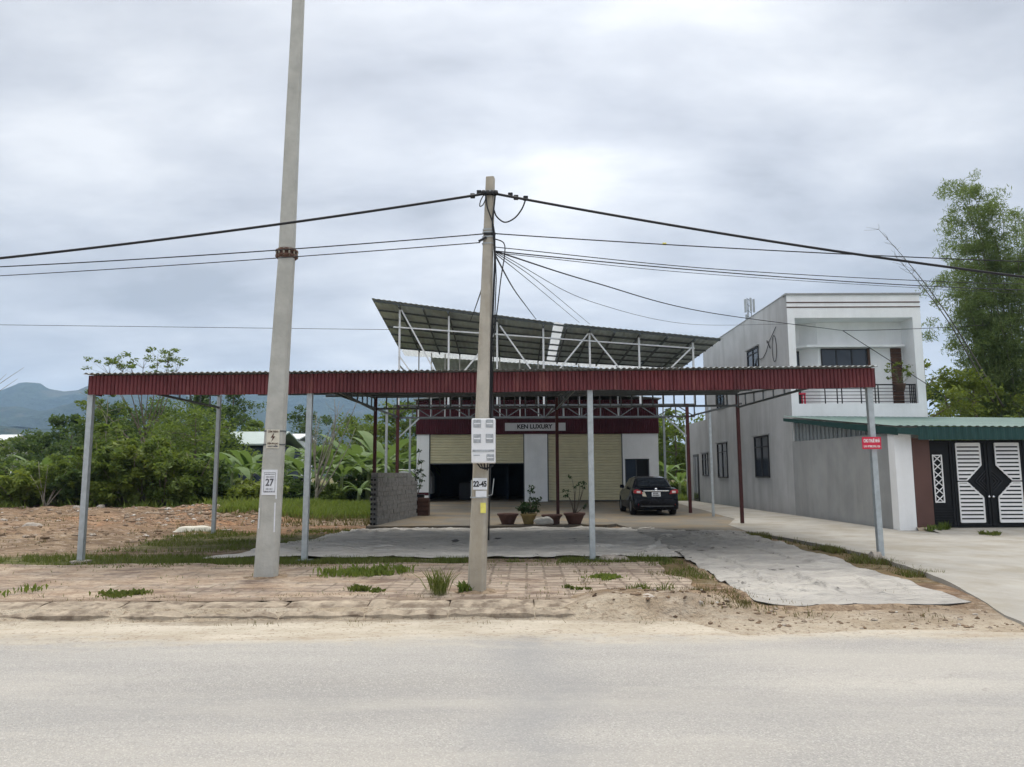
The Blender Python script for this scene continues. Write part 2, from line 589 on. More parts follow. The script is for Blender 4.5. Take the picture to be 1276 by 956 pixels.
# bare earth with grass and red patches, driven by attributes of the ground mesh
m, t, p, pos = attr_mat('earth')
def ATT(n):
    a = N(t, 'ShaderNodeAttribute')
    a.attribute_name = n
    return a.outputs['Fac']
qs = N(t, 'ShaderNodeMapping'); qs.inputs['Scale'].default_value = (0.6, 1.0, 1); L(t, pos, qs.inputs[0]); qp = qs.outputs[0]
nb = CN(t, qp, 5.0, .36, .64)
nc = NOISE(t, pos, 22.0, 4, 0.6)
dirt = MIX(t, CN(t, qp, 0.9, .40, .60), (0.19, 0.135, 0.085), (0.34, 0.262, 0.18))
dirt = MIX(t, M(t, 'MULTIPLY', CN(t, qp, 2.6, .47, .58), .7), dirt, (0.115, 0.078, 0.055))
dirt = MIX(t, M(t, 'MULTIPLY', CN(t, qp, 6.5, .54, .62), .65), dirt, (0.43, 0.365, 0.295))
dirt = MIX(t, M(t, 'MULTIPLY', CN(t, pos, 16, .55, .64), .7), dirt, (0.10, 0.068, 0.048))
redn = M(t, 'MULTIPLY', ATT('red'), RAMP(t, NOISE(t, qp, 0.9, 6, 0.6), [(0.38, 0.25), (0.6, 1.0)]))
redc = MIX(t, CN(t, qp, 4.0, .42, .6), (0.15, 0.068, 0.032), (0.35, 0.195, 0.105))
redc = MIX(t, M(t, 'MULTIPLY', CN(t, pos, 11, .54, .64), .6), redc, (0.44, 0.32, 0.22))
dirt = MIX(t, redn, dirt, redc)
sand = MIX(t, CN(t, qp, 2.0, .36, .64), (0.37, 0.305, 0.225), (0.52, 0.455, 0.365))
sand = MIX(t, M(t, 'MULTIPLY', CN(t, pos, 15, .54, .63), .75), sand, (0.20, 0.145, 0.10))
dirt = MIX(t, ATT('sand'), dirt, sand)
gm = M(t, 'MULTIPLY', ATT('grass'), 1.6)
gm = M(t, 'SUBTRACT', M(t, 'ADD', gm, M(t, 'MULTIPLY', NOISE(t, pos, 2.6, 7, 0.7), 1.3)), 1.0, clamp=True)
gcol = MIX(t, nb, (0.045, 0.062, 0.016), (0.125, 0.140, 0.040))
L(t, MIX(t, gm, dirt, gcol), p.inputs['Base Color'])
bump(t, p, M(t, 'ADD', M(t, 'MULTIPLY', nb, 0.6), nc), 0.9, 0.06)

# bleached asphalt road with sand drifting over its edge
m, t, p, pos = attr_mat('road_surface')
s = N(t, 'ShaderNodeSeparateXYZ'); L(t, pos, s.inputs[0])
q = N(t, 'ShaderNodeMapping'); q.inputs['Scale'].default_value = (0.22, 1.0, 1); L(t, pos, q.inputs[0])
big = NOISE(t, q.outputs[0], 0.9, 6, 0.6)
fine = NOISE(t, pos, 60, 3, 0.7)
grit = N(t, 'ShaderNodeTexVoronoi'); grit.inputs['Scale'].default_value = 105; L(t, pos, grit.inputs['Vector'])
c = RAMP(t, big, [(0.3, (0.320, 0.306, 0.286)), (0.52, (0.378, 0.361, 0.336)), (0.72, (0.432, 0.410, 0.374))])
c = MIX(t, M(t, 'MULTIPLY', CN(t, q.outputs[0], 2.2, .45, .62), .28), c, (0.30, 0.295, 0.285))
c = MIX(t, RAMP(t, fine, [(0.38, 0.42), (0.60, 0.0)]), c, (0.22, 0.215, 0.21))
gs = N(t, 'ShaderNodeSeparateXYZ'); L(t, grit.outputs['Color'], gs.inputs[0])
c = MIX(t, RAMP(t, gs.outputs[0], [(0.80, 0.0), (0.92, 0.38)]), c, (0.60, 0.575, 0.53))
c = MIX(t, RAMP(t, gs.outputs[1], [(0.86, 0.0), (0.95, 0.38)]), c, (0.18, 0.175, 0.17))
trk = RAMP(t, M(t, 'ABSOLUTE', M(t, 'SUBTRACT', M(t, 'ADD', s.outputs[1], M(t, 'MULTIPLY', big, .5)), 6.0)), [(0.10, .28), (0.60, 0.0)])
c = MIX(t, trk, c, (0.26, 0.255, 0.25))
c = MIX(t, M(t, 'MULTIPLY', CN(t, q.outputs[0], .8, .47, .60, 7), .32), c, (0.48, 0.45, 0.40))
cr = N(t, 'ShaderNodeTexVoronoi', feature='DISTANCE_TO_EDGE'); cr.inputs['Scale'].default_value = .55
wq = N(t, 'ShaderNodeVectorMath', operation='SCALE'); wn = N(t, 'ShaderNodeTexNoise'); wn.inputs['Scale'].default_value = 1.4; wn.inputs['Detail'].default_value = 6; L(t, pos, wn.inputs['Vector'])
L(t, wn.outputs['Color'], wq.inputs[0]); wq.inputs['Scale'].default_value = 1.3
wa = N(t, 'ShaderNodeVectorMath', operation='ADD'); L(t, pos, wa.inputs[0]); L(t, wq.outputs[0], wa.inputs[1]); L(t, wa.outputs[0], cr.inputs['Vector'])
ck = M(t, 'MULTIPLY', RAMP(t, cr.outputs['Distance'], [(0.0, .32), (0.008, 0.0)]), CN(t, pos, .35, .53, .62))
c = MIX(t, ck, c, (0.12, 0.115, 0.11))
# an old darker repair patch running across the lane
dx = M(t, 'ABSOLUTE', M(t, 'SUBTRACT', M(t, 'ADD', s.outputs[0], M(t, 'MULTIPLY', big, 1.2)), 0.75))
pt = RAMP(t, M(t, 'ADD', dx, M(t, 'MULTIPLY', NOISE(t, pos, 2.2, 6, 0.7), 0.9)), [(0.40, 0.42), (1.0, 0.0)])
c = MIX(t, pt, c, (0.225, 0.23, 0.24))
edge = M(t, 'ADD', s.outputs[1], M(t, 'MULTIPLY', M(t, 'SUBTRACT', NOISE(t, q.outputs[0], 1.6, 7, 0.65), 0.5), 1.5))
edge = M(t, 'ADD', edge, M(t, 'MULTIPLY', M(t, 'SUBTRACT', NOISE(t, pos, 3.5, 6, 0.7), 0.5), 0.8))
sf = N(t, 'ShaderNodeMapRange'); L(t, edge, sf.inputs[0]); sf.inputs[1].default_value = 7.80; sf.inputs[2].default_value = 8.40
q2 = N(t, 'ShaderNodeMapping'); q2.inputs['Scale'].default_value = (0.5, 1.0, 1); L(t, pos, q2.inputs[0])
sandc = MIX(t, CN(t, q2.outputs[0], 2.0, .36, .64, 7), (0.41, 0.36, 0.285), (0.52, 0.47, 0.39))
sandc = MIX(t, M(t, 'MULTIPLY', CN(t, q2.outputs[0], 6, .56, .66), .45), sandc, (0.30, 0.23, 0.16))
sandc = MIX(t, M(t, 'MULTIPLY', CN(t, pos, 20, .57, .64), .7), sandc, (0.17, 0.125, 0.09))
near_kerb = N(t, 'ShaderNodeMapRange'); L(t, edge, near_kerb.inputs[0]); near_kerb.inputs[1].default_value = 8.95; near_kerb.inputs[2].default_value = 9.3
sandc = MIX(t, M(t, 'MULTIPLY', near_kerb.outputs[0], .7), sandc, (0.13, 0.098, 0.065))
tyre = RAMP(t, M(t, 'ABSOLUTE', M(t, 'SUBTRACT', M(t, 'ADD', edge, M(t, 'MULTIPLY', big, .3)), 8.55)), [(0.02, .18), (0.12, 0.0)])
sandc = MIX(t, tyre, sandc, (0.25, 0.185, 0.125))
c = MIX(t, sf.outputs[0], c, sandc)
damp = M(t, 'MULTIPLY', RAMP(t, M(t, 'ADD', edge, M(t, 'MULTIPLY', big, 0.5)), [(0.0, 0.0), (1.0, 0.0)]), 0.0)
L(t, c, p.inputs['Base Color'])
p.inputs['Roughness'].default_value = 0.85
bump(t, p, M(t, 'ADD', fine, grit.outputs['Distance']), 0.5, 0.012)

# square pavement tiles under drifted dirt
m, t, p, pos = attr_mat('pavers')
q = N(t, 'ShaderNodeMapping'); q.inputs['Rotation'].default_value = (0, 0, R(1.2)); L(t, pos, q.inputs[0])
wob = N(t, 'ShaderNodeTexNoise'); wob.inputs['Scale'].default_value = 1.7; L(t, pos, wob.inputs['Vector'])
wv = N(t, 'ShaderNodeVectorMath', operation='SCALE'); L(t, wob.outputs['Color'], wv.inputs[0]); wv.inputs['Scale'].default_value = 0.06
va = N(t, 'ShaderNodeVectorMath', operation='ADD'); L(t, q.outputs[0], va.inputs[0]); L(t, wv.outputs[0], va.inputs[1])
vs_ = N(t, 'ShaderNodeSeparateXYZ'); L(t, va.outputs[0], vs_.inputs[0])
def joint(sock, period, w):
    f = M(t, 'FRACT', M(t, 'DIVIDE', sock, period))
    d = M(t, 'MULTIPLY', M(t, 'MINIMUM', f, M(t, 'SUBTRACT', 1.0, f)), period)
    return RAMP(t, M(t, 'DIVIDE', d, w), [(0.45, 1.0), (1.0, 0.0)])
jt = M(t, 'MAXIMUM', joint(vs_.outputs[0], .285, .026), joint(vs_.outputs[1], .285, .052))
jt = M(t, 'MULTIPLY', jt, RAMP(t, NOISE(t, pos, 4, 5, .6), [(0.35, .35), (0.6, 1.0)]))
wn = N(t, 'ShaderNodeTexWhiteNoise', noise_dimensions='2D')
cx_ = N(t, 'ShaderNodeCombineXYZ'); L(t, M(t, 'FLOOR', M(t, 'DIVIDE', vs_.outputs[0], .285)), cx_.inputs[0]); L(t, M(t, 'FLOOR', M(t, 'DIVIDE', vs_.outputs[1], .285)), cx_.inputs[1])
L(t, cx_.outputs[0], wn.inputs['Vector'])
tile = MIX(t, wn.outputs['Value'], (0.33, 0.268, 0.212), (0.46, 0.382, 0.305))
tile = MIX(t, M(t, 'MULTIPLY', jt, .8), tile, (0.135, 0.108, 0.08))
qs = N(t, 'ShaderNodeMapping'); qs.inputs['Scale'].default_value = (0.55, 1.0, 1); L(t, pos, qs.inputs[0]); qp = qs.outputs[0]
c = MIX(t, M(t, 'MULTIPLY', CN(t, pos, 6, .45, .62), .5), tile, (0.24, 0.18, 0.15))
c = MIX(t, M(t, 'MULTIPLY', CN(t, pos, 9, .55, .64), .5), c, (0.46, 0.40, 0.34))
sx = N(t, 'ShaderNodeSeparateXYZ'); L(t, pos, sx.inputs[0])
leftcover = N(t, 'ShaderNodeMapRange'); L(t, sx.outputs[0], leftcover.inputs[0])
leftcover.inputs[1].default_value = 1.0; leftcover.inputs[2].default_value = -5.0; leftcover.inputs[3].default_value = -0.06; leftcover.inputs[4].default_value = 0.075
cov = RAMP(t, M(t, 'ADD', NOISE(t, qp, 1.5, 8, 0.68), leftcover.outputs[0]), [(0.49, 0.0), (0.58, 0.88)])
dcol = MIX(t, CN(t, qp, 3.2, .4, .6), (0.31, 0.225, 0.16), (0.49, 0.395, 0.30))
dcol = MIX(t, M(t, 'MULTIPLY', CN(t, pos, 14, .53, .63), .7), dcol, (0.15, 0.10, 0.075))
c = MIX(t, cov, c, dcol)
c = MIX(t, M(t, 'MULTIPLY', CN(t, qp, 2.1, .53, .63), .75), c, (0.165, 0.118, 0.095))
edg = N(t, 'ShaderNodeMapRange'); L(t, M(t, 'ADD', sx.outputs[1], M(t, 'MULTIPLY', NOISE(t, pos, 3, 5, .6), .5)), edg.inputs[0]); edg.inputs[1].default_value = 10.35; edg.inputs[2].default_value = 10.05; edg.inputs[3].default_value = 0; edg.inputs[4].default_value = .75
c = MIX(t, edg.outputs[0], c, (0.17, 0.125, 0.09))
L(t, c, p.inputs['Base Color'])
hh = M(t, 'MULTIPLY', M(t, 'SUBTRACT', 1.0, jt), M(t, 'SUBTRACT', 1.0, cov))
bump(t, p, M(t, 'ADD', hh, CN(t, pos, 7, .35, .65)), 0.8, 0.03)

# pale driveway concrete, shaded yard slab, kerb stone, cloth
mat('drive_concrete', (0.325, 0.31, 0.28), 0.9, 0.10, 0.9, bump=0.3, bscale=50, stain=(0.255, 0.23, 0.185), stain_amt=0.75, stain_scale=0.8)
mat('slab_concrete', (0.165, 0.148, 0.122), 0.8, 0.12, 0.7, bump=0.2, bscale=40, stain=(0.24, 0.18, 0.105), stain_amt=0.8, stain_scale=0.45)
mat('kerb_stone', (0.33, 0.275, 0.21), 0.95, 0.25, 5.0, bump=0.9, bscale=14, stain=(0.15, 0.115, 0.085), stain_amt=0.95, stain_scale=4.5)
def cloth_mat(name, k):
    m, t, p, pos = attr_mat(name)
    q = N(t, 'ShaderNodeMapping'); q.inputs['Rotation'].default_value = (0, 0, R(-35)); q.inputs['Scale'].default_value = (0.35, 1.3, 1); L(t, pos, q.inputs[0])
    c = MIX(t, CN(t, pos, .7, .38, .62), (0.335 * k, 0.32 * k, 0.30 * k), (0.405 * k, 0.385 * k, 0.355 * k))
    c = MIX(t, M(t, 'MULTIPLY', CN(t, q.outputs[0], 1.3, .50, .60), .6), c, (0.47 * k, 0.445 * k, 0.405 * k))
    wr = NOISE(t, q.outputs[0], 3.2, 5, 0.55, 1.2)
    ln = RAMP(t, M(t, 'ABSOLUTE', M(t, 'SUBTRACT', wr, 0.5)), [(0.0, 1.0), (0.035, 0.0)])
    gate = CN(t, pos, .55, .47, .60)
    c = MIX(t, M(t, 'MULTIPLY', CN(t, pos, 3.5, .56, .66), .5), c, (0.25 * k, 0.24 * k, 0.225 * k))
    c = MIX(t, M(t, 'MULTIPLY', CN(t, pos, 1.7, .64, .66), .85), c, (0.07, 0.065, 0.06))
    L(t, c, p.inputs['Base Color'])
    bump(t, p, M(t, 'ADD', M(t, 'MULTIPLY', wr, 1.4), M(t, 'MULTIPLY', NOISE(t, pos, 9, 4, .6), .35)), 1.0, 0.10)
cloth_mat('cloth_grey', 1.0)
cloth_mat('cloth_lightened', 1.5)  # same cloth, its colour lightened to make up for the canopy's shade
mat('cloth_black', (0.10, 0.095, 0.09), 0.9, 0.1, 6)
def hill_mat(name, sc):
    m, t, p, pos = attr_mat(name)
    c = MIX(t, CN(t, pos, .006 * sc, .40, .60), (0.018, 0.036, 0.024), (0.045, 0.070, 0.040))
    c = MIX(t, M(t, 'MULTIPLY', CN(t, pos, .022 * sc, .50, .62), .6), c, (0.018, 0.034, 0.022))
    c = MIX(t, M(t, 'MULTIPLY', CN(t, pos, .004 * sc, .57, .62), .6), c, (0.11, 0.10, 0.06))
    L(t, c, p.inputs['Base Color'])
    bump(t, p, NOISE(t, pos, .012 * sc, 8, .65), 1.0, 60.0)
hill_mat('hill_forest', 1.2)
hill_mat('hill_far', 0.9)


def nz(x, y, s=1.0, seed=0.0):
    return mnoise.noise(Vector((x * s + seed, y * s - seed * 1.7, seed)))


# ------------------------------------------------------------------ ground, road, kerb, pavement
def smooth(a, b, x):
    u = min(1, max(0, (x - a) / (b - a)))
    return u * u * (3 - 2 * u)


def ground_z(x, y):
    if x < 2.3:
        z = -0.16 if y < 9.35 else -0.03
    else:
        z = -0.17 + 0.15 * smooth(8.0, 10.6, y)
    # heaped bare earth on the empty lot to the left
    lot = smooth(-7.2, -10.5, x) * smooth(15.0, 19.0, y) * smooth(40, 34, y)
    z += lot * (0.10 + 0.18 * max(0, nz(x, y, 0.35, 3)) + 0.17 * nz(x, y, 0.8, 8) + 0.09 * nz(x, y, 1.7, 18) + 0.16 * smooth(24, 31, y))
    z += 0.16 * smooth(.5, 1.3, x) * smooth(3.6, 2.2, x) * smooth(9.0, 9.5, y) * smooth(10.7, 9.9, y) * (0.8 + 0.5 * nz(x, y, 2.5, 14))
    if y > 15 and (x < -7.5 or x < -4.6 and y > 24):
        z += 0.025 * nz(x, y, 2.7, 11)
    elif x > 2.3 and y < 15:
        z += 0.008 * nz(x, y, 1.2, 5)
    return z


xs = sorted(set([-6000, -2500, -900, -400, -200, -120, -80, -60, -50] + list(np.round(np.arange(-36, 16.01, 0.2), 3)) + [30, 40, 60, 100, 200, 400, 900, 2500, 6000]))
ys = sorted(set([-3000, -800, -200, -60, -20, 0, 4, 6] + list(np.round(np.arange(7.0, 40.01, 0.2), 3)) + [52, 60, 75, 100, 160, 300, 600, 1200, 3000, 7000]))
gv, gf, a_g, a_r, a_s = [], [], [], [], []
for j, y in enumerate(ys):
    for i, x in enumerate(xs):
        gv.append((x, y, ground_z(x, y)))
        far = smooth(33.5, 36, y)
        grass = 0.85 * far
        if x < -2.5: grass = max(grass, 0.75 * smooth(13.2, 13.9, y) * smooth(16.2, 15.0, y))
        if -9.0 < x < -3.8: grass = max(grass, 0.62 * smooth(15.5, 17.5, y) * smooth(22.5, 20.5, y))
        if -14 < x < -4.0: grass = max(grass, 0.95 * smooth(27.5, 29.5, y) * smooth(-11.5, -9.0, x))
        if 2.2 < x < 7.0: grass = max(grass, 0.42 * smooth(10.6, 11.5, y) * smooth(20.5, 17, y))
        if x > 14: grass = 0.5
        if x < -40: grass = 0.6
        red = (0.5 * smooth(-8.5, -11, x) * smooth(17, 22, y) + (0.15 if x < -8 else 0.0)) * (0.5 + 0.9 * max(0, nz(x, y, 0.3, 27) + 0.2))
        if -15 < x < -7.5: red = max(red, 0.85 * smooth(-15, -12.5, x) * smooth(20, 24, y) * smooth(35, 33, y))
        if -9 < x < -4.3 and 20.5 < y < 25: red = max(red, 0.85)
        if 2.2 < x < 7.5: red = max(red, 0.75 * smooth(9.0, 11, y) * (0.45 + 0.55 * max(0, nz(x, y, 0.8, 2) + 0.4)))
        a_g.append(grass); a_r.append(min(1, red)); a_s.append(1.0 * smooth(10.0 + .8 * nz(x, y, 1.2, 40), 8.5 + .5 * nz(x, 3, 1.1, 41), y) if x > 1.5 else 0.9 * smooth(10, 9.3, y))
nx = len(xs)
for j in range(len(ys) - 1):
    for i in range(nx - 1):
        gf.append((j * nx + i, j * nx + i + 1, (j + 1) * nx + i + 1, (j + 1) * nx + i))
b = MB(); b.add(gv, gf, 0, True)
ground = b.build('ground', MATS['earth'], fix=False)
for nm, arr in (('grass', a_g), ('red', a_r), ('sand', a_s)):
    at_ = ground.data.attributes.new(nm, 'FLOAT', 'POINT')
    at_.data.foreach_set('value', arr)
tag(ground, kind='structure')

b = MB()
def road_pt(u, v):
    x = -160 + 320 * u
    y = -14 + v * 22.4
    if v > 0.999: y = 8.4 + 0.25 * nz(x, 0, 0.6, 4) + (0.85 if x < 2.2 else 0)
    return (x, y, -0.12 - (0.015 if v > 0.999 else 0))
b.sheet(road_pt, 640, 6)
tag(b.build('road', MATS['road_surface'], fix=False), kind='structure')

# kerb of worn sloping stones along the pavement
b = MB()
x = -30.0
while x < 2.2:
    ln = 1.05 + random.uniform(-0.05, 0.05)
    x1 = min(x + ln, 2.35)
    dz = random.uniform(-0.008, 0.008)
    nsg = 14
    prof = [(9.26, -0.18), (9.27, -0.085), (9.33, -0.06), (9.52, -0.008), (9.64, 0.008), (9.76, 0.010), (9.80, -0.18)]
    vs = []
    for i in range(nsg + 1):
        xx = x + 0.009 + (x1 - x - 0.018) * i / nsg
        endc = 0.02 if i in (0, nsg) else 0
        for (yy, z_) in prof:
            vs.append((xx + 0.008 * nz(xx, yy, 9, 1), yy + 0.04 * nz(xx, yy, 3, 2), z_ + dz - endc * random.random() + 0.022 * nz(xx, yy, 5, 3)))
    k = len(prof)
    fs = [(i * k + j, i * k + j + 1, (i + 1) * k + j + 1, (i + 1) * k + j) for i in range(nsg) for j in range(k - 1)]
    fs += [tuple(range(k)), tuple(reversed(range(nsg * k, nsg * k + k)))]
    b.add(vs, fs, 0, False)
    x = x1
tag(b.build('kerb', MATS['kerb_stone']), kind='structure')

b = MB()
def pave_pt(u, v):
    x = -30 + 32.6 * u
    y = 9.77 + (4.15 + 0.25 * nz(x, 1, 0.7, 6)) * v
    if u > 0.999: x += 0.35 * nz(y, 2, 1.1, 9)
    return (x, y, 0.004 + 0.013 * nz(x, y, 0.9, 4) + 0.006 * nz(x, y, 3, 4))
b.sheet(pave_pt, 190, 26)
tag(b.build('pavement', MATS['pavers'], fix=False), kind='structure')

# raised yard slab before the workshop
b = MB()
pts = [(-4.45, 22.75), (1.4, 22.9), (2.9, 23.05), (3.25, 23.5), (3.3, 43.0), (3.3, 62), (-5.9, 62), (-5.6, 43)]
b.prism(pts, -0.1, 0.075, 'Z')
b.prism([(3.31, 23.3), (3.5, 21.9), (6.6, 20.2), (7.0, 23.0), (7.9, 26.2), (9.3, 43.3), (9.3, 62), (3.31, 62)], -0.1, 0.046, 'Z')
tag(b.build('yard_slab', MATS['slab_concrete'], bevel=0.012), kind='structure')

# pale concrete driveway on the right with its broken edge
b = MB()
edge_pts = [(5.75, 8.5), (6.1, 10.0), (6.45, 11.8), (6.80, 14.0), (6.85, 16.0), (6.65, 18.2), (6.35, 20.5), (6.6, 23.0), (7.7, 26.0), (9.1, 43.25)]
fine_e = []
for (p0, p1) in zip(edge_pts[:-1], edge_pts[1:]):
    n_ = max(2, int((p1[1] - p0[1]) / 0.3))
    for i in range(n_):
        u = i / n_
        fine_e.append((p0[0] + (p1[0] - p0[0]) * u + 0.06 * nz(p0[1] + u * 3, 1, 1.5, 2), p0[1] + (p1[1] - p0[1]) * u))
fine_e.append(edge_pts[-1])
vs, fs = [], []
for (x, y) in fine_e:
    zt = 0.055 - 0.16 * smooth(11.5, 8.5, y)
    vs += [(x, y, zt - 0.16), (x + 0.01, y, zt), (10.45 if y > 20.4 else 40, y, zt + 0.02)]
for i in range(len(fine_e) - 1):
    a = i * 3
    if (fine_e[i][1] > 20.4) == (fine_e[i + 1][1] > 20.4):
        fs += [(a, a + 3, a + 4, a + 1), (a + 1, a + 4, a + 5, a + 2)]
    else:
        fs += [(a, a + 3, a + 4, a + 1), (a + 1, a + 4, a + 5, a + 2)]
fs.append((0, 1, 2))
b.add(vs, fs)
b.build('driveway', MATS['drive_concrete'], fix=False)['kind'] = 'structure'
# gate apron: a raised pale slab with a sloping lip
b = MB()
b.sheet(lambda u, v: (11.02 + u * 14 - 0.0 * v, 20.38 - v * (1.3 + 0.9 * u + 0.1 * nz(u * 14, 0, 0.8, 3)), 0.125 - 0.085 * smooth(0.35, 1.0, v) + 0.006 * nz(u * 20, v * 4, 1, 3)), 60, 10)
b.build('gate_apron', MATS['drive_concrete'], fix=False)['kind'] = 'structure'
b = MB()
b.box(10.98, 26, 20.38, 28.3, -0.05, 0.11)
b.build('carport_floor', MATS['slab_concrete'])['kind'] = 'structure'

# grey cloth sheets spread on the yard
def cloth(name, label, corners, nu, nv, seed, wr=0.03, zbase=0.012, ragged=0.12, folds=(), cm='cloth_grey'):
    A, B_, C_, D = [Vector((*c, 0)) for c in corners]   # front-left, front-right, back-right, back-left
    b = MB()
    def fn(u, v):
        p = (A * (1 - u) + B_ * u) * (1 - v) + (D * (1 - u) + C_ * u) * v
        e = min(u, 1 - u, v, 1 - v)
        k = max(0, 1 - e * 18)
        x = p.x + ragged * k * nz(p.x * 1.3, p.y * 1.3, 1, seed)
        y = p.y + ragged * k * nz(p.x * 1.3, p.y * 1.3, 1, seed + 5)
        r1 = 1 - abs(nz(p.x * 0.8 + 0.5 * p.y, p.y * 0.9, 1.0, seed + 1)) * 2.4
        r2 = 1 - abs(nz(p.x * 1.6, p.y * 1.1 - 0.4 * p.x, 1.3, seed + 2)) * 2.6
        z = zbase + wr * (0.5 * max(0, r1) ** 2 * (0.3 + max(0, nz(p.x, p.y, 0.4, seed + 3) + 0.35)) + 0.45 * max(0, r2) ** 3 * (0.2 + max(0, nz(p.x, p.y, 0.5, seed + 7) + 0.2))) + 0.006 * nz(p.x, p.y, 4, seed)
        if x > 2.3 and y < 14: z += (ground_z(x, y) + 0.002) * smooth(14, 12.5, y)
        for (fx0, fy0, fx1, fy1, fh, fw) in folds:
            dx, dy = fx1 - fx0, fy1 - fy0
            l2 = dx * dx + dy * dy
            tt_ = ((x - fx0) * dx + (y - fy0) * dy) / l2
            if -0.02 < tt_ < 1.02:
                dd = ((x - fx0) * -dy + (y - fy0) * dx) / math.sqrt(l2) + 0.10 * nz(x * 1.4, y * 1.4, 1, fx0)
                if abs(dd) < fw: z += fh * (1 - abs(dd) / fw) ** 0.7 * math.sin(math.pi * min(1, max(0, tt_))) ** 0.6
        z -= 0.012 * max(0, 1 - e * 30)
        return (x, y, z)
    b.sheet(fn, nu, nv)
    o = b.build(name, [MATS[cm], MATS['cloth_black']], fix=False)
    so = o.modifiers.new('thickness', 'SOLIDIFY')
    so.thickness = 0.006
    so.offset = 1
    so.material_offset_rim = 1
    tag(o, label, 'ground cloth', 'grey cloth sheets laid over the front yard')
    return o

cloth('ground_cloth', 'wide grey cloth sheet spread on the yard in front of the potted plants', [(-5.9, 14.85), (3.35, 14.65), (4.6, 22.6), (-4.5, 22.5)], 220, 150, 3.0, 0.10, ragged=0.3, cm='cloth_lightened', folds=[(-4.2, 16.0, -1.5, 17.0, .05, .09), (-5.0, 18.0, -2.6, 17.6, .05, .09), (-3, 19.6, .4, 19.0, .04, .09), (.8, 16.0, 3.0, 16.8, .05, .09), (-.2, 20.8, 2.6, 20.2, .05, .09), (-3.8, 21.2, -1.4, 20.6, .05, .08), (2.6, 15, 3.8, 19, .06, .07)])
cloth('ground_cloth', 'wrinkled grey cloth strip running down to the road beside the pale driveway', [(3.05, 9.55), (5.75, 9.6), (6.25, 20.6), (3.55, 22.0)], 110, 330, 9.0, 0.12, zbase=0.024, folds=[(3.75, 14.9, 4.05, 12.4, .07, .06), (3.95, 12.6, 3.6, 10.2, .06, .06), (3.3, 10.5, 4.2, 10.1, .06, .05), (4.1, 11.8, 4.4, 9.9, .06, .05), (3.7, 12.8, 3.5, 11.4, .05, .05), (4.5, 12.4, 4.15, 10.8, .04, .05), (5.2, 11.6, 4.9, 9.9, .05, .06), (5.6, 11.2, 5.3, 10.0, .04, .05), (4.0, 17.5, 4.3, 14.5, .05, .06), (5.0, 16.5, 5.3, 13.0, .04, .06), (4.6, 19.8, 5.4, 17.6, .04, .06)])


# ------------------------------------------------------------------ far hills
def ridge(name, dist, x0, x1, base_fn, mat_, seed, depth):
    b = MB()
    nu, nv = 160, 10
    def fn(u, v):
        x = x0 + (x1 - x0) * u
        h = base_fn(x)
        h *= 1 + 0.0
        prof = math.sin(min(1, v * 1.0) * math.pi / 2) ** 1.2
        z = h * prof * (1 + 0.16 * nz(x, v * 900, 0.0042, seed) * (0.4 + 0.6 * v)) + 22 * v * nz(x, v * 700, 0.010, seed + 2)
        return (x + 60 * nz(x, v * 500, 0.004, seed + 4), dist + depth * v, max(z - 6, -0.9))
    b.sheet(fn, nu, nv)
    b.sheet(lambda u, v: (x0 + (x1 - x0) * u, dist + depth + depth * v, max((fn(u, 1)[2]) * (1 - v) - 6 * v, -0.9)), nu, 2)
    o = b.build(name, MATS[mat_], fix=False)
    tag(o, kind='structure')
    return o

def h_far(x):
    h = 372 + 75 * nz(x, 0, 0.0016, 21) + 50 * nz(x, 0, 0.005, 22)
    return h * smooth(1150, -700, x) ** 0.6 * (1.0 if x > -4000 else 1)
def h_mid(x):
    return (235 + 70 * nz(x, 0, 0.002, 31) + 26 * nz(x, 0, 0.007, 32)) * smooth(500, -900, x)
def h_near(x):
    return (88 + 40 * nz(x, 0, 0.004, 41)) * smooth(200, -500, x)
ridge('far_hills', 2900, -4200, 1300, h_far, 'hill_far', 5.0, 420)
ridge('middle_hills', 2100, -3200, 600, h_mid, 'hill_forest', 6.0, 380)
ridge('near_hills', 1150, -1900, 250, h_near, 'hill_forest', 7.0, 240)


hm = bpy.data.materials.new('haze')
hm.use_nodes = True
ht = hm.node_tree
ht.nodes.clear()
hv = N(ht, 'ShaderNodeVolumePrincipled')
hv.inputs['Color'].default_value = (0.47, 0.69, 1.0, 1)
hv.inputs['Density'].default_value = HAZE_DENSITY
hv.inputs['Anisotropy'].default_value = 0.2
L(ht, hv.outputs[0], N(ht, 'ShaderNodeOutputMaterial').inputs['Volume'])
b = MB(); b.box(-6100, 6100, -3100, 7100, -1.2, 620)
tag(b.build('haze', hm), kind='stuff')

# ------------------------------------------------------------------ front canopy with its red fascia
cz0, cz1 = 3.17, 3.25          # fascia bottom, left and right end
XL, XR, YF = -8.18, 7.02, 14.15
def fz(x): return cz0 + (cz1 - cz0) * (x - XL) / (XR - XL)
can = thing('front_canopy', 'long corrugated red canopy on thin steel posts across the front yard', 'canopy', (-0.5, 18, 0))
b = MB()
n = 1050
vs, fs = [], []
for i in range(n + 1):
    x = XL + (XR - XL) * i / n
    k = i % 5
    dy = (0.02, 0.0, -0.003, -0.003, 0.0)[k]
    dy += 0.006 * nz(x, 0, 0.8, 3)
    sg0 = -0.022 * abs(math.sin(math.pi * (x - XL) / 5.07)) + 0.010 * nz(x, 0, 1.3, 9)
    vs += [(x, YF + dy, fz(x) + sg0), (x, YF + dy + 0.002, fz(x) + 0.372 + sg0 * .4)]
for i in range(n):
    fs.append((2 * i, 2 * i + 2, 2 * i + 3, 2 * i + 1))
b.add(vs, fs)
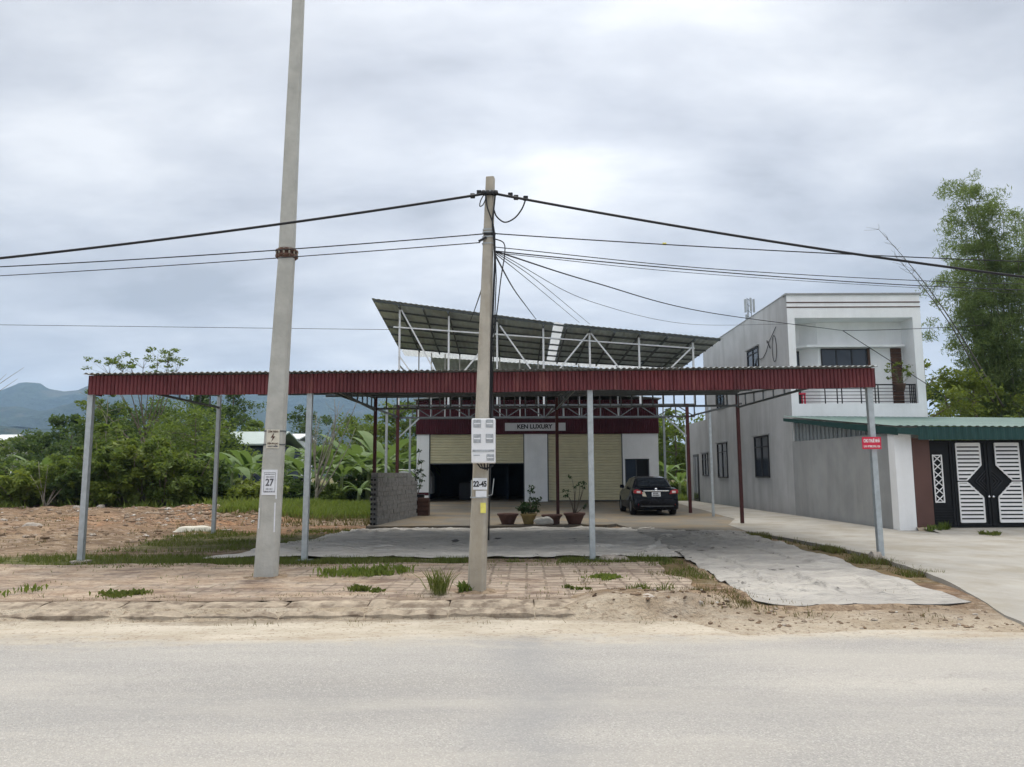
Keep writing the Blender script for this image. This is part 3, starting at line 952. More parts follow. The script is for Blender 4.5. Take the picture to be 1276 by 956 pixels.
# short return of the fascia at each end
for xe in (XL, XR):
    b.add([(xe, YF, fz(xe)), (xe, YF + 0.5, fz(xe) + 0.02), (xe, YF + 0.5, fz(xe) + 0.385), (xe, YF, fz(xe) + 0.375)], [(0, 1, 2, 3)])
fo = b.build('fascia', MATS['fascia_red'], can, fix=False)
so = fo.modifiers.new('thickness', 'SOLIDIFY'); so.thickness = 0.004

def canopy_z(x, y):
    return fz(x) + 0.385 + (y - 14.0) * 0.060
def canopy_back(x):
    if x < -4.4: return 21.1 + (x + 8.4) * 0.63
    return 23.75
b = MB()
n = 560
for top in (0,):
    vs, fs = [], []
    for i in range(n + 1):
        x = XL - 0.06 + (XR + 0.34 - XL) * i / n
        dz = 0.022 if (i // 2) % 2 else 0.0
        xe = min(x, XR + 0.05)
        for j in range(5):
            y = 14.03 + (canopy_back(x) - 14.03) * j / 4
            xx = xe + (x - xe) * (y - 14.03) / 9.0 if x > XR else x
            vs.append((x if x <= XR else XR + (x - XR) * (y - 14.03) / 9.7, y, canopy_z(x, y) + dz))
    for i in range(n):
        for j in range(4):
            a = i * 5 + j
            fs.append((a, a + 5, a + 6, a + 1))
    b.add(vs, fs)
co = b.build('roof_sheet', [MATS['sheet_under'], MATS['canopy_top']], can, fix=False)
so = co.modifiers.new('thickness', 'SOLIDIFY'); so.thickness = 0.004; so.offset = 1; so.material_offset = 0
for y in (14.35, 15.5, 16.7, 17.9, 19.1, 20.3, 21.5, 22.7):
    xl = XL + 0.05 if y < 21.0 else -4.5 - (23.6 - y) * 1.4
    b = MB(); b.bar((xl, y, canopy_z(XL, y) - 0.035), (XR, y, canopy_z(XR, y) - 0.035), 0.04, 0.06); b.build('purlin', MATS['galv_dark'], can)

def truss(name, p, q, dp, dq, n, mat_, parent, w=0.05, zig=False):
    """top chord p-q, bottom chord dropped by dp/dq, n verticals"""
    b = MB()
    p, q = Vector(p), Vector(q)
    b.bar(p, q, w)
    pb, qb = p - Vector((0, 0, dp)), q - Vector((0, 0, dq))
    b.bar(pb, qb, w)
    for i in range(n + 1):
        u = i / n
        a, c = p.lerp(q, u), pb.lerp(qb, u)
        if (a - c).length > 0.08: b.bar(c, a, w * 0.7)
        if zig and i < n:
            a2, c2 = p.lerp(q, (i + 1) / n), pb.lerp(qb, (i + 1) / n)
            if i % 2 == 0: b.bar(c, a2, w * 0.55)
            else: b.bar(a, c2, w * 0.55)
    return b.build(name, mat_, parent)

front_posts = [(-8.17, 14.21), (-3.94, 14.40), (1.51, 14.40), (6.96, 14.29)]
rear_posts = [(-8.37, 21.0), (-4.36, 23.5), (1.43, 23.6), (7.26, 23.7)]
for k, ((x0, y0), (x1, y1)) in enumerate(zip(front_posts, rear_posts)):
    b = MB()
    yy = YF + 0.08
    z1 = fz(x0) + 0.30
    lean = (0.0, 0.02, 0.0, -0.03)[k]
    b.bar((x0, yy + 0.03, -0.05), (x0 + lean, yy + 0.03, z1), 0.105, 0.105, up=(0, 1, 0))
    if k == 0: tex = 'galv'
    b.build('post', MATS['galv'], can, bevel=0.008)
    b = MB()
    b.box(x0 - 0.14, x0 + 0.14, yy - 0.11, yy + 0.17, -0.06, 0.028)
    b.build('base_plate', MATS['stone' if k in (0, 3) else 'galv_dark'], can)
    b = MB()
    zt = canopy_z(x1, y1) - 0.06
    b.bar((x1, y1, -0.05), (x1, y1, zt), 0.10, 0.10, up=(0, 1, 0))
    b.build('post', MATS['galv' if k == 0 else 'red_paint'], can, bevel=0.006)
    ys_ = 15.6 if k else 15.0
    pz = canopy_z(x0, ys_) - 0.10
    truss('truss', (x0 + (x1 - x0) * 0.17, ys_, pz), (x1, y1 - 0.03, canopy_z(x1, y1) - 0.09), 0.03, 0.40 if k else 0.34, 9, MATS['galv_dark'], can)
truss('rear_truss', (-4.36, 23.52, canopy_z(-4.36, 23.5) - 0.05), (7.26, 23.66, canopy_z(7.26, 23.6) - 0.05), 0.38, 0.38, 34, MATS['steel_grey'], can, 0.06)
b = MB()
b.bar((-4.30, 14.6, canopy_z(-4, 14.6) - 0.10), (-4.36, 23.5, canopy_z(-4, 23.5) - 0.42), 0.05)
b.build('tie_bar', MATS['galv_dark'], can)

# red notice hung on the right front post
sg = thing('rent_sign', 'small red notice board with white lettering on the right steel post', 'sign', (6.92, 14.1, 2.1))
sc_ = at(1088, 552, 14.06)
b = MB(); b.box(sc_.x - 0.18, sc_.x + 0.18, 14.115, 14.125, sc_.z - 0.115, sc_.z + 0.115)
b.build('board', MATS['sign_red'], sg)
text('CHO THU\u00ca NH\u00c0', 'lettering', MATS['white_paint'], sg, (sc_.x, 14.112, sc_.z + 0.04), 0.085, 0.31, bold=0.003)
text('LH: 0988.276.126', 'lettering', MATS['white_paint'], sg, (sc_.x, 14.112, sc_.z - 0.065), 0.05, 0.31, bold=0.0015)

# ------------------------------------------------------------------ tall open shade frame in the middle of the yard
shed = thing('shade_roof', 'tall tilted green metal shade roof on white steel frame behind the red canopy', 'shade roof', (1.5, 34, 0))
NL, NM, NM2, NR = Vector((-5.86, 30.2, 8.95)), Vector((1.75, 30.2, 7.89)), Vector((2.18, 30.2, 7.84)), Vector((8.74, 30.2, 7.18))
FL, FM, FM2, FR = Vector((-5.82, 37.5, 8.10)), Vector((1.78, 37.5, 7.42)), Vector((2.2, 37.5, 7.39)), Vector((8.73, 37.5, 7.02))
def corr(P00, P10, P01, P11, period=0.22, amp=0.02):
    b = MB()
    n = int((P10 - P00).length / period) * 4
    vs, fs = [], []
    for i in range(n + 1):
        u = i / n
        d = amp if (i % 4) in (1, 2) else 0
        a, c = P00.lerp(P10, u), P01.lerp(P11, u)
        for j in range(4):
            p = a.lerp(c, j / 3)
            vs.append((p.x, p.y, p.z + d))
    for i in range(n):
        for j in range(3):
            fs.append((i * 4 + j, i * 4 + 4 + j, i * 4 + 5 + j, i * 4 + 1 + j))
    return b.add(vs, fs)
def solid(o, th=0.004):
    s_ = o.modifiers.new('thickness', 'SOLIDIFY'); s_.thickness = th; s_.offset = 1
    return o
solid(corr(NL, NM, FL, FM).build('roof_sheet', MATS['sheet_green'], shed, fix=False))
solid(corr(NM2, NR, FM2, FR).build('roof_sheet', MATS['sheet_green'], shed, fix=False))
e = Vector((0.012, 0, 0.012))
solid(corr(NM + e, NM2 - e, FM + e, FM2 - e).build('skylight_strip', MATS['translucent'], shed, fix=False))
BL_, BR_ = Vector((-4.35, 38.98, 7.86)), Vector((8.6, 38.98, 6.93))
BL2, BR2 = Vector((BL_.x, 45.5, BL_.z - 0.75)), Vector((BR_.x, 45.5, BR_.z - 0.35))
solid(corr(BL_, BR_, BL2, BR2).build('rear_roof_sheet', MATS['sheet_green'], shed, fix=False))
def roofz(x, y):
    v = (y - 30.2) / 7.3
    if x < 1.9:
        u = (x - NL.x) / (NM.x - NL.x); return (NL.lerp(NM, u)).lerp(FL.lerp(FM, u), v).z
    u = (x - NM2.x) / (NR.x - NM2.x); return (NM2.lerp(NR, u)).lerp(FM2.lerp(FR, u), v).z
for k in range(7):                                   # purlins under the sheets
    y = 30.35 + k * 1.16
    b = MB()
    pts = [(x, y, roofz(x, y) - 0.045) for x in (-5.8, -2, 1.7, 2.2, 5.4, 8.7)]
    for a, c in zip(pts[:-1], pts[1:]): b.bar(a, c, 0.05, 0.07)
    b.build('purlin', MATS['galv_dark'], shed)
COLX = [-4.74, -2.66, -0.62, 1.33, 3.28, 5.36, 7.63]
for x in COLX + [-3.7, 2.3, 4.3, 6.5]:                # rafters running back under the purlins
    b = MB(); b.bar((x, 30.3, roofz(x, 30.3) - 0.13), (x, 37.4, roofz(x, 37.4) - 0.13), 0.06, 0.09); b.build('rafter', MATS['galv_dark'], shed)
TZ = 4.47
for x in COLX:
    b = MB(); b.bar((x, 30.7, TZ), (x, 30.7, roofz(x, 30.7) - 0.16), 0.075, up=(0, 1, 0)); b.build('column', MATS['white_steel'], shed)
for x in [-4.74, -4.1, -3.4, -2.66, -1.7, -0.62, 0.4, 1.33, 2.6, 3.4, 5.36, 7.63]:
    b = MB(); b.bar((x, 37.2, TZ + 0.02), (x, 37.2, roofz(x, 37.2) - 0.16), 0.06, up=(0, 1, 0)); b.build('column', MATS['white_steel'], shed)
b = MB()
b.bar((-5.0, 30.66, roofz(-5, 30.7) - 0.95), (7.7, 30.66, roofz(7.7, 30.7) - 0.42), 0.055)
b.build('front_rail', MATS['white_steel'], shed)
for (p_, q_) in (((-5.2, 37.16, roofz(-5, 37.2) - 1.3), (7.7, 37.16, roofz(7.7, 37.2) - 0.6)), ((-5.2, 37.12, roofz(-5, 37.2) - 2.1), (7.7, 37.12, roofz(7.7, 37.2) - 1.3)),
                 ((-4.74, 30.7, 6.2), (-4.74, 37.2, 6.1)), ((7.63, 30.7, 6.0), (7.63, 37.2, 5.9))):
    b = MB(); b.bar(p_, q_, 0.05); b.build('rail', MATS['white_steel'], shed)
for (xa, xb, za, zb) in [(-4.66, -2.9, 8.55, 5.3), (-0.72, -2.5, 7.5, 5.3), (-0.5, 1.2, 7.85, 5.4), (3.22, 1.6, 7.5, 5.5), (3.34, 4.9, 7.5, 5.5), (7.58, 5.9, 6.9, 5.3), (-4.74, -3.6, 6.6, 5.0)]:
    b = MB(); b.bar((xa, 30.62, za), (xb, 30.62, zb), 0.06); b.build('brace', MATS['white_steel'], shed)
SL, SR = FL + Vector((0.1, 1.45, -0.17)), FR + Vector((0, 1.45, -0.05))
solid(corr(FL + Vector((0.1, 0.02, -0.02)), FR + Vector((0, 0.02, -0.02)), SL, SR).build('skylight_strip', MATS['translucent'], shed, fix=False))
# lattice girder carried by the two red posts, and thin posts before and behind
truss('girder', (-4.9, 30.5, TZ), (7.55, 30.5, TZ), 0.50, 0.50, 16, MATS['steel_grey'], shed, 0.07, zig=True)
b = MB(); b.bar((-4.9, 37.2, TZ), (7.9, 37.2, TZ), .07, .12); b.build('girder', MATS['steel_grey'], shed)
for x in (-4.70, 7.20):
    b = MB(); b.bar((x, 30.3, 0.0), (x, 30.3, TZ), 0.12, up=(0, 1, 0)); b.build('post', MATS['red_paint'], shed, bevel=0.008)
    b = MB(); sgn = 1 if x < 0 else -1
    b.bar((x, 30.3, 3.1), (x + sgn * 0.85, 30.42, 3.93), 0.06); b.build('knee_brace', MATS['galv'], shed)
for x in (-4.73, 7.45):
    b = MB(); b.bar((x, 27.8, 0.0), (x, 27.8, 4.2), 0.085, up=(0, 1, 0)); b.build('post', MATS['galv'], shed)
for x in (-5.75, 8.55):
    b = MB(); b.bar((x, 41.6, 0.0), (x, 41.6, 4.9), 0.11, up=(0, 1, 0)); b.build('post', MATS['galv'], shed)
for x in (-4.72, 1.43, 7.40):
    b = MB(); b.bar((x, 23.75, 3.86), (x, 30.45, 4.0), 0.06); b.build('tie_bar', MATS['steel_grey'], shed)

# ------------------------------------------------------------------ workshop building
Y0 = 43.0
wk = thing('workshop', 'low white workshop with roller shutters and dark red cladding at the back of the yard', 'workshop', (1.5, 50, 0))
xl, xr = -5.55, 8.48
for (xa, xb, za, zb) in ((xl, -4.83, 0, 3.98), (0.70, 2.03, 0, 3.98), (6.40, 6.52, 0, 3.98), (6.523, xr, 2.50, 3.98), (7.93, xr, 0, 2.497)):
    b = MB(); b.box(xa, xb, Y0, Y0 + 0.3, za, zb); b.build('front_wall', MATS['plaster_white'], wk)
b = MB()
b.box(xl, xl + 0.2, Y0 + 0.302, 61, 0.0, 5.85)
b.box(xr - 0.2, xr, Y0 + 0.302, 61, 0.0, 5.85)
b.box(xl + 0.2, xr - 0.2, 60.8, 61, 0.0, 5.85)
b.build('side_wall', MATS['plaster_inside'], wk)
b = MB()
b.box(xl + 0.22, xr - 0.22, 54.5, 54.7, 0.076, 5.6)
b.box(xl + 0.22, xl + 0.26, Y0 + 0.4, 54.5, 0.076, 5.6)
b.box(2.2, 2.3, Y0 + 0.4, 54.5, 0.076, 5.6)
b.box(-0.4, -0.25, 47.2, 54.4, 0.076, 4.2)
b.build('inner_wall', MATS['dark_room'], wk)  # linings with the gloom of the open bay put into their dark blue colour
b = MB()
n = 560
vs, fs = [], []
for i in range(n + 1):
    x = xl - 0.05 + (xr - xl + 0.1) * i / n
    dy = (0.0, 0.0, -0.03, -0.03)[i % 4]
    vs += [(x, Y0 - 0.04 + dy, 3.96), (x, Y0 - 0.04 + dy, 5.95)]
fs = [(2 * i, 2 * i + 2, 2 * i + 3, 2 * i + 1) for i in range(n)]
b.add(vs, fs)
solid(b.build('cladding', MATS['clad_red'], wk, fix=False))
b = MB(); b.prism([(xl - 0.2, 5.96), (1.5, 6.5), (xr + 0.2, 5.96), (xr + 0.2, 6.02), (1.5, 6.56), (xl - 0.2, 6.02)], Y0 - 0.3, 61.3, 'Y')
b.build('roof', MATS['sheet_under'], wk)
def shutter(x0, x1, z0, z1):
    b = MB()
    ns = int((z1 - z0) / 0.15)
    prof = []
    for i in range(ns):
        za = z0 + (z1 - z0) * i / ns
        dzz = (z1 - z0) / ns
        prof += [(0.02, za), (-0.028, za + dzz * 0.12), (-0.036, za + dzz * 0.5), (-0.028, za + dzz * 0.86), (0.02, za + dzz * 0.97)]
    vs, fs = [], []
    for (dy, z) in prof: vs += [(x0, Y0 + 0.12 + dy, z), (x1, Y0 + 0.12 + dy, z)]
    fs = [(2 * i, 2 * i + 1, 2 * i + 3, 2 * i + 2) for i in range(len(prof) - 1)]
    b.add(vs, fs)
    o = b.build('roller_shutter', MATS['shutter'], wk, fix=False)
    solid(o)
    for xg in (x0, x1):
        f = MB(); f.box(xg - 0.035, xg + 0.035, Y0 + 0.02, Y0 + 0.2, 0.076, z1, 0); f.build('guide_rail', MATS['steel_grey'], o)
    f = MB(); f.box(x0 + 0.02, x1 - 0.02, Y0 + 0.08, Y0 + 0.14, z0 - 0.05, z0)
    f.build('bottom_bar', MATS['steel_grey'], o)
    return o
shutter(-4.80, 0.68, 2.28, 3.96)['label'] = 'half raised cream roller shutter'
shutter(2.06, 6.38, 0.13, 3.96)['label'] = 'closed cream roller shutter'
b = MB()
b.box(6.56, 7.9, Y0 + 0.12, Y0 + 0.16, 0.1, 2.46)
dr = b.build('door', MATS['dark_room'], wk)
b = MB()
b.box(7.16, 7.20, Y0 + 0.06, Y0 + 0.115, 0.1, 2.46); b.box(6.53, 6.58, Y0 + 0.05, Y0 + 0.115, 0.1, 2.48); b.box(7.88, 7.925, Y0 + 0.05, Y0 + 0.115, 0.1, 2.48)
b.build('door_frame', MATS['steel_grey'], dr)
b = MB(); b.box(7.22, 7.87, Y0 + 0.085, Y0 + 0.115, 0.12, 2.44); b.build('door_leaf', MATS['black_paint'], dr)
b = MB(); b.box(-0.42, 3.10, Y0 - 0.13, Y0 - 0.075, 4.14, 4.60)
sb = b.build('sign_board', MATS['sign_white'], wk)
text('KEN LUXURY', 'lettering', MATS['ink'], sb, (1.30, Y0 - 0.133, 4.375), 0.34, 2.05, bold=0.012)
b = MB(); b.box(-4.6, 0.4, Y0 + 1.0, Y0 + 1.02, 0.08, 0.085)
b.box(xl - 0.004, -4.832, Y0 - 0.004, Y0, 0.45, 0.62)
b.build('floor_mark', MATS['clad_red'], wk)
# stacked goods inside the open bay, barely visible
for (x, w, h, nm) in ((-2.9, 1.0, 1.1, 'dark cabinet standing inside the open roller shutter bay'),):
    t_ = thing('cabinet', nm, 'cabinet', (x, 47.5, 0.076))
    b = MB(); b.box(x - w / 2, x + w / 2, 47.2, 47.8, 0.076, 0.076 + h); b.build('carcass', MATS['black_paint'], t_, bevel=0.02)
    b = MB(); b.box(x - w / 2 + 0.03, x - 0.01, 47.17, 47.197, 0.12, h); b.box(x + 0.01, x + w / 2 - 0.03, 47.17, 47.197, 0.12, h); b.build('door', MATS['dark_frame'], t_)

# ------------------------------------------------------------------ hollow block wall at the left of the yard
bw = thing('block_wall', 'rough grey hollow block wall beside the leftmost dark red post', 'wall', (-4.3, 25.5, 0))
b = MB()
z = 0.05
course = 0
while z < 1.58:
    y = 23.25 - (0.12 if course % 2 else 0)
    yend = 28.2 if z < 1.2 else 28.2 - (z - 1.2) * 2.2
    while y < yend:
        l_ = 0.30
        j = random.uniform(-0.008, 0.008)
        if y + l_ > 23.2:
            ya_, yb_ = max(y, 23.18 + random.uniform(-.04, .04)), y + l_ - 0.015
            xa_ = -4.42 + j + ((ya_ + yb_) / 2 - 23.18) * .115
            k0, k1 = (ya_ - 23.18) * .115 - 4.42 + j, (yb_ - 23.18) * .115 - 4.42 + j
            b.prism([(k0, ya_), (k0 + .22, ya_), (k1 + .22, yb_), (k1, yb_)], z, z + .138, 'Z')
        y += l_
    z += 0.15
    course += 1
b.build('blocks', MATS['block_grey'], bw)
b = MB(); b.prism([(-4.37, 23.35), (-4.20, 23.35), (-3.665, 28.0), (-3.835, 28.0)], 0.06, 1.19, 'Z'); b.prism([(-4.37, 23.35), (-4.20, 23.35), (-3.75, 27.3), (-3.92, 27.3)], 1.191, 1.50, 'Z'); b.build('mortar', MATS['mortar'], bw)
b = MB()
for k in range(10):
    for xx in (-4.37, -4.27):
        b.box(xx - 0.025, xx + 0.025, 23.115, 23.20, 0.085 + 0.15 * k, 0.15 + 0.15 * k)
b.build('dark_hole_boxes', MATS['ink'], bw)  # black boxes on the wall end painting the shade inside the block hollows


# ------------------------------------------------------------------ parked black saloon car
def make_car(x0, y0, z0):
    car = thing('parked_car', 'black saloon car parked tail first towards the road beside the closed shutter', 'car', (x0, y0 + 2.2, z0))
    def W(x, s, z): return (x0 + x, y0 + s, z0 + z)
    st = [(0.0, .66, .34, .60), (0.03, .80, .26, .62), (0.12, .845, .22, .64), (0.13, .83, .215, .97), (0.20, .85, .21, 1.02), (0.42, .865, .21, 1.045), (0.50, .868, .32, 1.05),
          (0.62, .87, .53, 1.052), (0.80, .873, .64, 1.05), (1.02, .876, .64, 1.04), (1.20, .878, .53, 1.03), (1.31, .878, .32, 1.02), (1.38, .88, .19, 1.01), (2.3, .885, .18, .99), (3.15, .88, .19, .985),
          (3.22, .88, .32, .97), (3.33, .878, .53, .95), (3.5, .873, .64, .93), (3.72, .866, .64, .90), (3.90, .855, .53, .87), (4.0, .845, .32, .85), (4.08, .83, .21, .83), (4.40, .74, .24, .73), (4.54, .58, .32, .62)]
    vs, fs = [], []
    half = 7
    for (s, w, zb, zt) in st:
        h = zt - zb
        ring = [(.0, zb), (w * .90, zb), (w * .985, zb + .10 * h), (w, zb + .45 * h), (w * .985, zb + .72 * h), (w * .93, zt - .03 * h), (w * .80, zt), (.0, zt + .015)]
        pts = ring + [(-x, z) for (x, z) in reversed(ring[1:-1])]
        vs += [W(x, s, z) for (x, z) in pts]
    k = 14
    for i in range(len(st) - 1):
        for j in range(k):
            fs.append((i * k + j, i * k + (j + 1) % k, (i + 1) * k + (j + 1) % k, (i + 1) * k + j))
    fs += [tuple(range(k)), tuple(reversed(range((len(st) - 1) * k, len(st) * k)))]
    b = MB(); b.add(vs, fs, 0, True)
    gh = [(0.50, .70, .66, 1.035), (0.62, .745, .66, 1.10), (1.10, .77, .575, 1.40), (1.45, .775, .565, 1.462), (2.2, .78, .565, 1.47), (2.55, .78, .58, 1.43), (3.30, .76, .70, 1.0)]
    vs, fs = [], []
    for (s, wb, wt_, zt) in gh:
        zb = .97
        ring = [(-wb, zb), (-(wb + (wt_ - wb) * .9), zb + (zt - zb) * .92), (-wt_ * .88, zt), (0, zt + .012), (wt_ * .88, zt), (wb + (wt_ - wb) * .9, zb + (zt - zb) * .92), (wb, zb)]
        vs += [W(x, s, z) for (x, z) in ring]
    k = 7
    for i in range(len(gh) - 1):
        for j in range(k - 1): fs.append((i * k + j, i * k + j + 1, (i + 1) * k + j + 1, (i + 1) * k + j))
    fs += [tuple(range(k)), tuple(reversed(range((len(gh) - 1) * k, len(gh) * k)))]
    b.add(vs, fs, 0, True)
    body = b.build('body', MATS['car_paint'], car)
    ss = body.modifiers.new('soft', 'EDGE_SPLIT'); ss.split_angle = R(38)
    def panel(nm, quad, m, par, th=.004):
        q = [Vector(p) for p in quad]
        nrm = (q[1] - q[0]).cross(q[3] - q[0]).normalized() * th
        b = MB(); b.add([W(*p) for p in q] + [W(*(p + nrm)) for p in q], [(3, 2, 1, 0), (4, 5, 6, 7), (0, 1, 5, 4), (1, 2, 6, 5), (2, 3, 7, 6), (3, 0, 4, 7)])
        return b.build(nm, m, par)
    panel('rear_window', [(-.64, .575, 1.085), (.64, .575, 1.085), (.52, 1.085, 1.405), (-.52, 1.085, 1.405)], MATS['car_glass'], car, .012)
    panel('windscreen', [(.66, 3.18, 1.06), (-.66, 3.18, 1.06), (-.52, 2.58, 1.425), (.52, 2.58, 1.425)], MATS['car_glass'], car, .014)
    for sg_ in (-1, 1):
        for (s0, s1) in ((.98, 1.78), (1.84, 2.95)):
            q = [(sg_ * .772, s0, 1.03), (sg_ * .775, s1, 1.03), (sg_ * .622, min(s1, 2.52), 1.39), (sg_ * .622, max(s0, 1.22), 1.39)]
            if sg_ > 0: q = [q[0], q[1], q[2], q[3]]
            else: q = [q[1], q[0], q[3], q[2]]
            panel('side_window', q, MATS['car_glass'], car, .010)
    # lamps
    for sg_ in (-1, 1):
        b = MB()
        b.prism([(sg_ * .50, .80), (sg_ * .845, .84), (sg_ * .835, .96), (sg_ * .72, .985), (sg_ * .56, .93)], y0 + .085, y0 + .30, 'Y')
        b.v = [(p[0] + x0, p[1], p[2] + z0) for p in b.v]
        tl = b.build('tail_lamp', MATS['lamp_red'], car, bevel=.012)
        b = MB(); b.box(x0 + min(sg_ * .60, sg_ * .74), x0 + max(sg_ * .60, sg_ * .74), y0 + .072, y0 + .10, z0 + .845, z0 + .925); b.build('lamp_lens', MATS['lamp_clear'], tl, bevel=.01)
        b = MB(); b.box(x0 + min(sg_ * .50, sg_ * .70), x0 + max(sg_ * .50, sg_ * .70), y0 + .006, y0 + .06, z0 + .40, z0 + .45); b.build('reflector', MATS['lamp_red'], car)
        b = MB()
        b.add([W(sg_ * .80, 2.72, 1.0), W(sg_ * 1.0, 2.70, 1.0), W(sg_ * 1.0, 2.70, 1.14), W(sg_ * .83, 2.72, 1.14), W(sg_ * .82, 2.86, 1.02), W(sg_ * .97, 2.84, 1.03), W(sg_ * .97, 2.84, 1.11), W(sg_ * .84, 2.86, 1.11)],
              [(0, 1, 2, 3), (7, 6, 5, 4), (0, 4, 5, 1), (1, 5, 6, 2), (2, 6, 7, 3), (3, 7, 4, 0)])
        b.build('wing_mirror', MATS['car_paint'], car, bevel=.015)
    b = MB(); b.box(x0 - .49, x0 + .49, y0 + .095, y0 + .14, z0 + .91, z0 + .945); b.build('chrome_strip', MATS['chrome'], car, bevel=.006)
    b = MB(); b.lathe([(0, -.02), (.05, -.02), (.055, 0), (.045, .0)], (x0, y0 + .125, z0 + .985), 18, 0, 'Y'); b.build('badge', MATS['chrome'], car)
    b = MB(); b.box(x0 - .165, x0 + .165, y0 + .10, y0 + .128, z0 + .715, z0 + .88); pl = b.build('number_plate', MATS['paper_white'], car)
    b = MB()
    for r_ in range(2):
        for c_ in range(4 + r_):
            b.box(x0 - .115 + c_ * .05, x0 - .085 + c_ * .05, y0 + .095, y0 + .0995, z0 + .735 + (1 - r_) * .075, z0 + .79 + (1 - r_) * .075)
    b.build('plate_marks', MATS['ink'], pl)
    b = MB()
    b.add([W(-.52, .10, .73), W(-.37, .10, .715), W(-.44, .10, .89), W(-.56, .10, .875)], [(0, 1, 2, 3)])
    solid(b.build('sticker', MATS['paper_cream'], car, fix=False), .01)
    b = MB(); b.box(x0 - .60, x0 + .60, y0 + .17, y0 + .33, z0 + 1.045, z0 + 1.075); b.build('spoiler', MATS['car_paint'], car, bevel=.012)
    b = MB(); b.box(x0 - .62, x0 + .62, y0 - .003, y0 + .03, z0 + .345, z0 + .375); b.build('bumper_strip', MATS['steel_grey'], car)
    b = MB(); b.tube([W(.45, .10, .22), W(.45, .5, .24)], .035, 12); b.build('exhaust_pipe', MATS['steel_grey'], car)
    b = MB(); b.box(x0 - .70, x0 + .70, y0 + .45, y0 + 4.0, z0 + .19, z0 + .70); b.build('underbody', MATS['rubber'], car)
    for sg_ in (-1, 1):
        for s in (.91, 3.53):
            xo = x0 + sg_ * .765
            b = MB(); b.lathe([(.20, -.10), (.30, -.105), (.318, -.08), (.318, .08), (.30, .105), (.20, .10), (.20, -.10)], (xo, y0 + s, z0 + .318), 28, 0, 'X')
            wh = thing_part('wheel', car)
            b.build('tyre', MATS['rubber'], wh)
            b = MB(); b.lathe([(0, .07), (.06, .085), (.10, .075), (.20, .092), (.205, .0), (.2, -.09), (0, -.09)], (xo, y0 + s, z0 + .318), 20, 0, 'X')
            if sg_ < 0: b.v = [(2 * xo - p[0], p[1], p[2]) for p in b.v]
            b.build('rim', MATS['rim'], wh)
    return car


def thing_part(name, parent):
    o = bpy.data.objects.new(name, None)
    COL.objects.link(o)
    o.empty_display_size = 0.1
    o.parent = parent
    ORG[o.name] = ORG[parent.name]
    return o


make_car(5.46, 28.25, 0.047)


# ------------------------------------------------------------------ leaves
def leaf_cloud(name, centres, radii, per, lsize, mat_, parent, flat=0.6, up=0.5, aspect=0.45, droop=0.0):
    C_ = np.asarray(centres, float).reshape(-1, 3)
    Rr = np.asarray(radii, float).reshape(-1)
    n = len(C_) * per
    idx = np.repeat(np.arange(len(C_)), per)
    d = rng.normal(size=(n, 3))
    d /= np.linalg.norm(d, axis=1, keepdims=True)
    rad = rng.random(n) ** 0.45
    P = C_[idx] + d * (Rr[idx] * rad)[:, None] * np.array([1, 1, flat])
    nr = rng.normal(size=(n, 3)) + np.array([0, 0, up * 2])
    nr /= np.linalg.norm(nr, axis=1, keepdims=True)
    a = np.cross(nr, rng.normal(size=(n, 3)))
    a /= np.linalg.norm(a, axis=1, keepdims=True) + 1e-9
    if droop:
        a = a + np.array([0, 0, -droop])
        a /= np.linalg.norm(a, axis=1, keepdims=True)
    bb = np.cross(nr, a)
    bb /= np.linalg.norm(bb, axis=1, keepdims=True) + 1e-9
    sz = lsize * (0.6 + 0.8 * rng.random(n))
    la = a * sz[:, None]
    lb = bb * (sz * aspect)[:, None]
    V = np.stack([P - la * 0.5, P + lb * 0.5 - la * 0.05, P + la * 0.5, P - lb * 0.5 - la * 0.05], axis=1)
    return np_mesh(name, V, n, 4, mat_, parent)


def limb(b, p, q, r0, r1, bend=0.1, n=5, seg=6):
    p, q = Vector(p), Vector(q)
    ln = (q - p).length
    off = Vector((random.uniform(-1, 1), random.uniform(-1, 1), random.uniform(0.0, 0.6))) * bend * ln
    pts = [p.lerp(q, i / n) + off * math.sin(math.pi * i / n) for i in range(n + 1)]
    b.tube(pts, [r0 + (r1 - r0) * i / n for i in range(n + 1)], seg)
    return pts


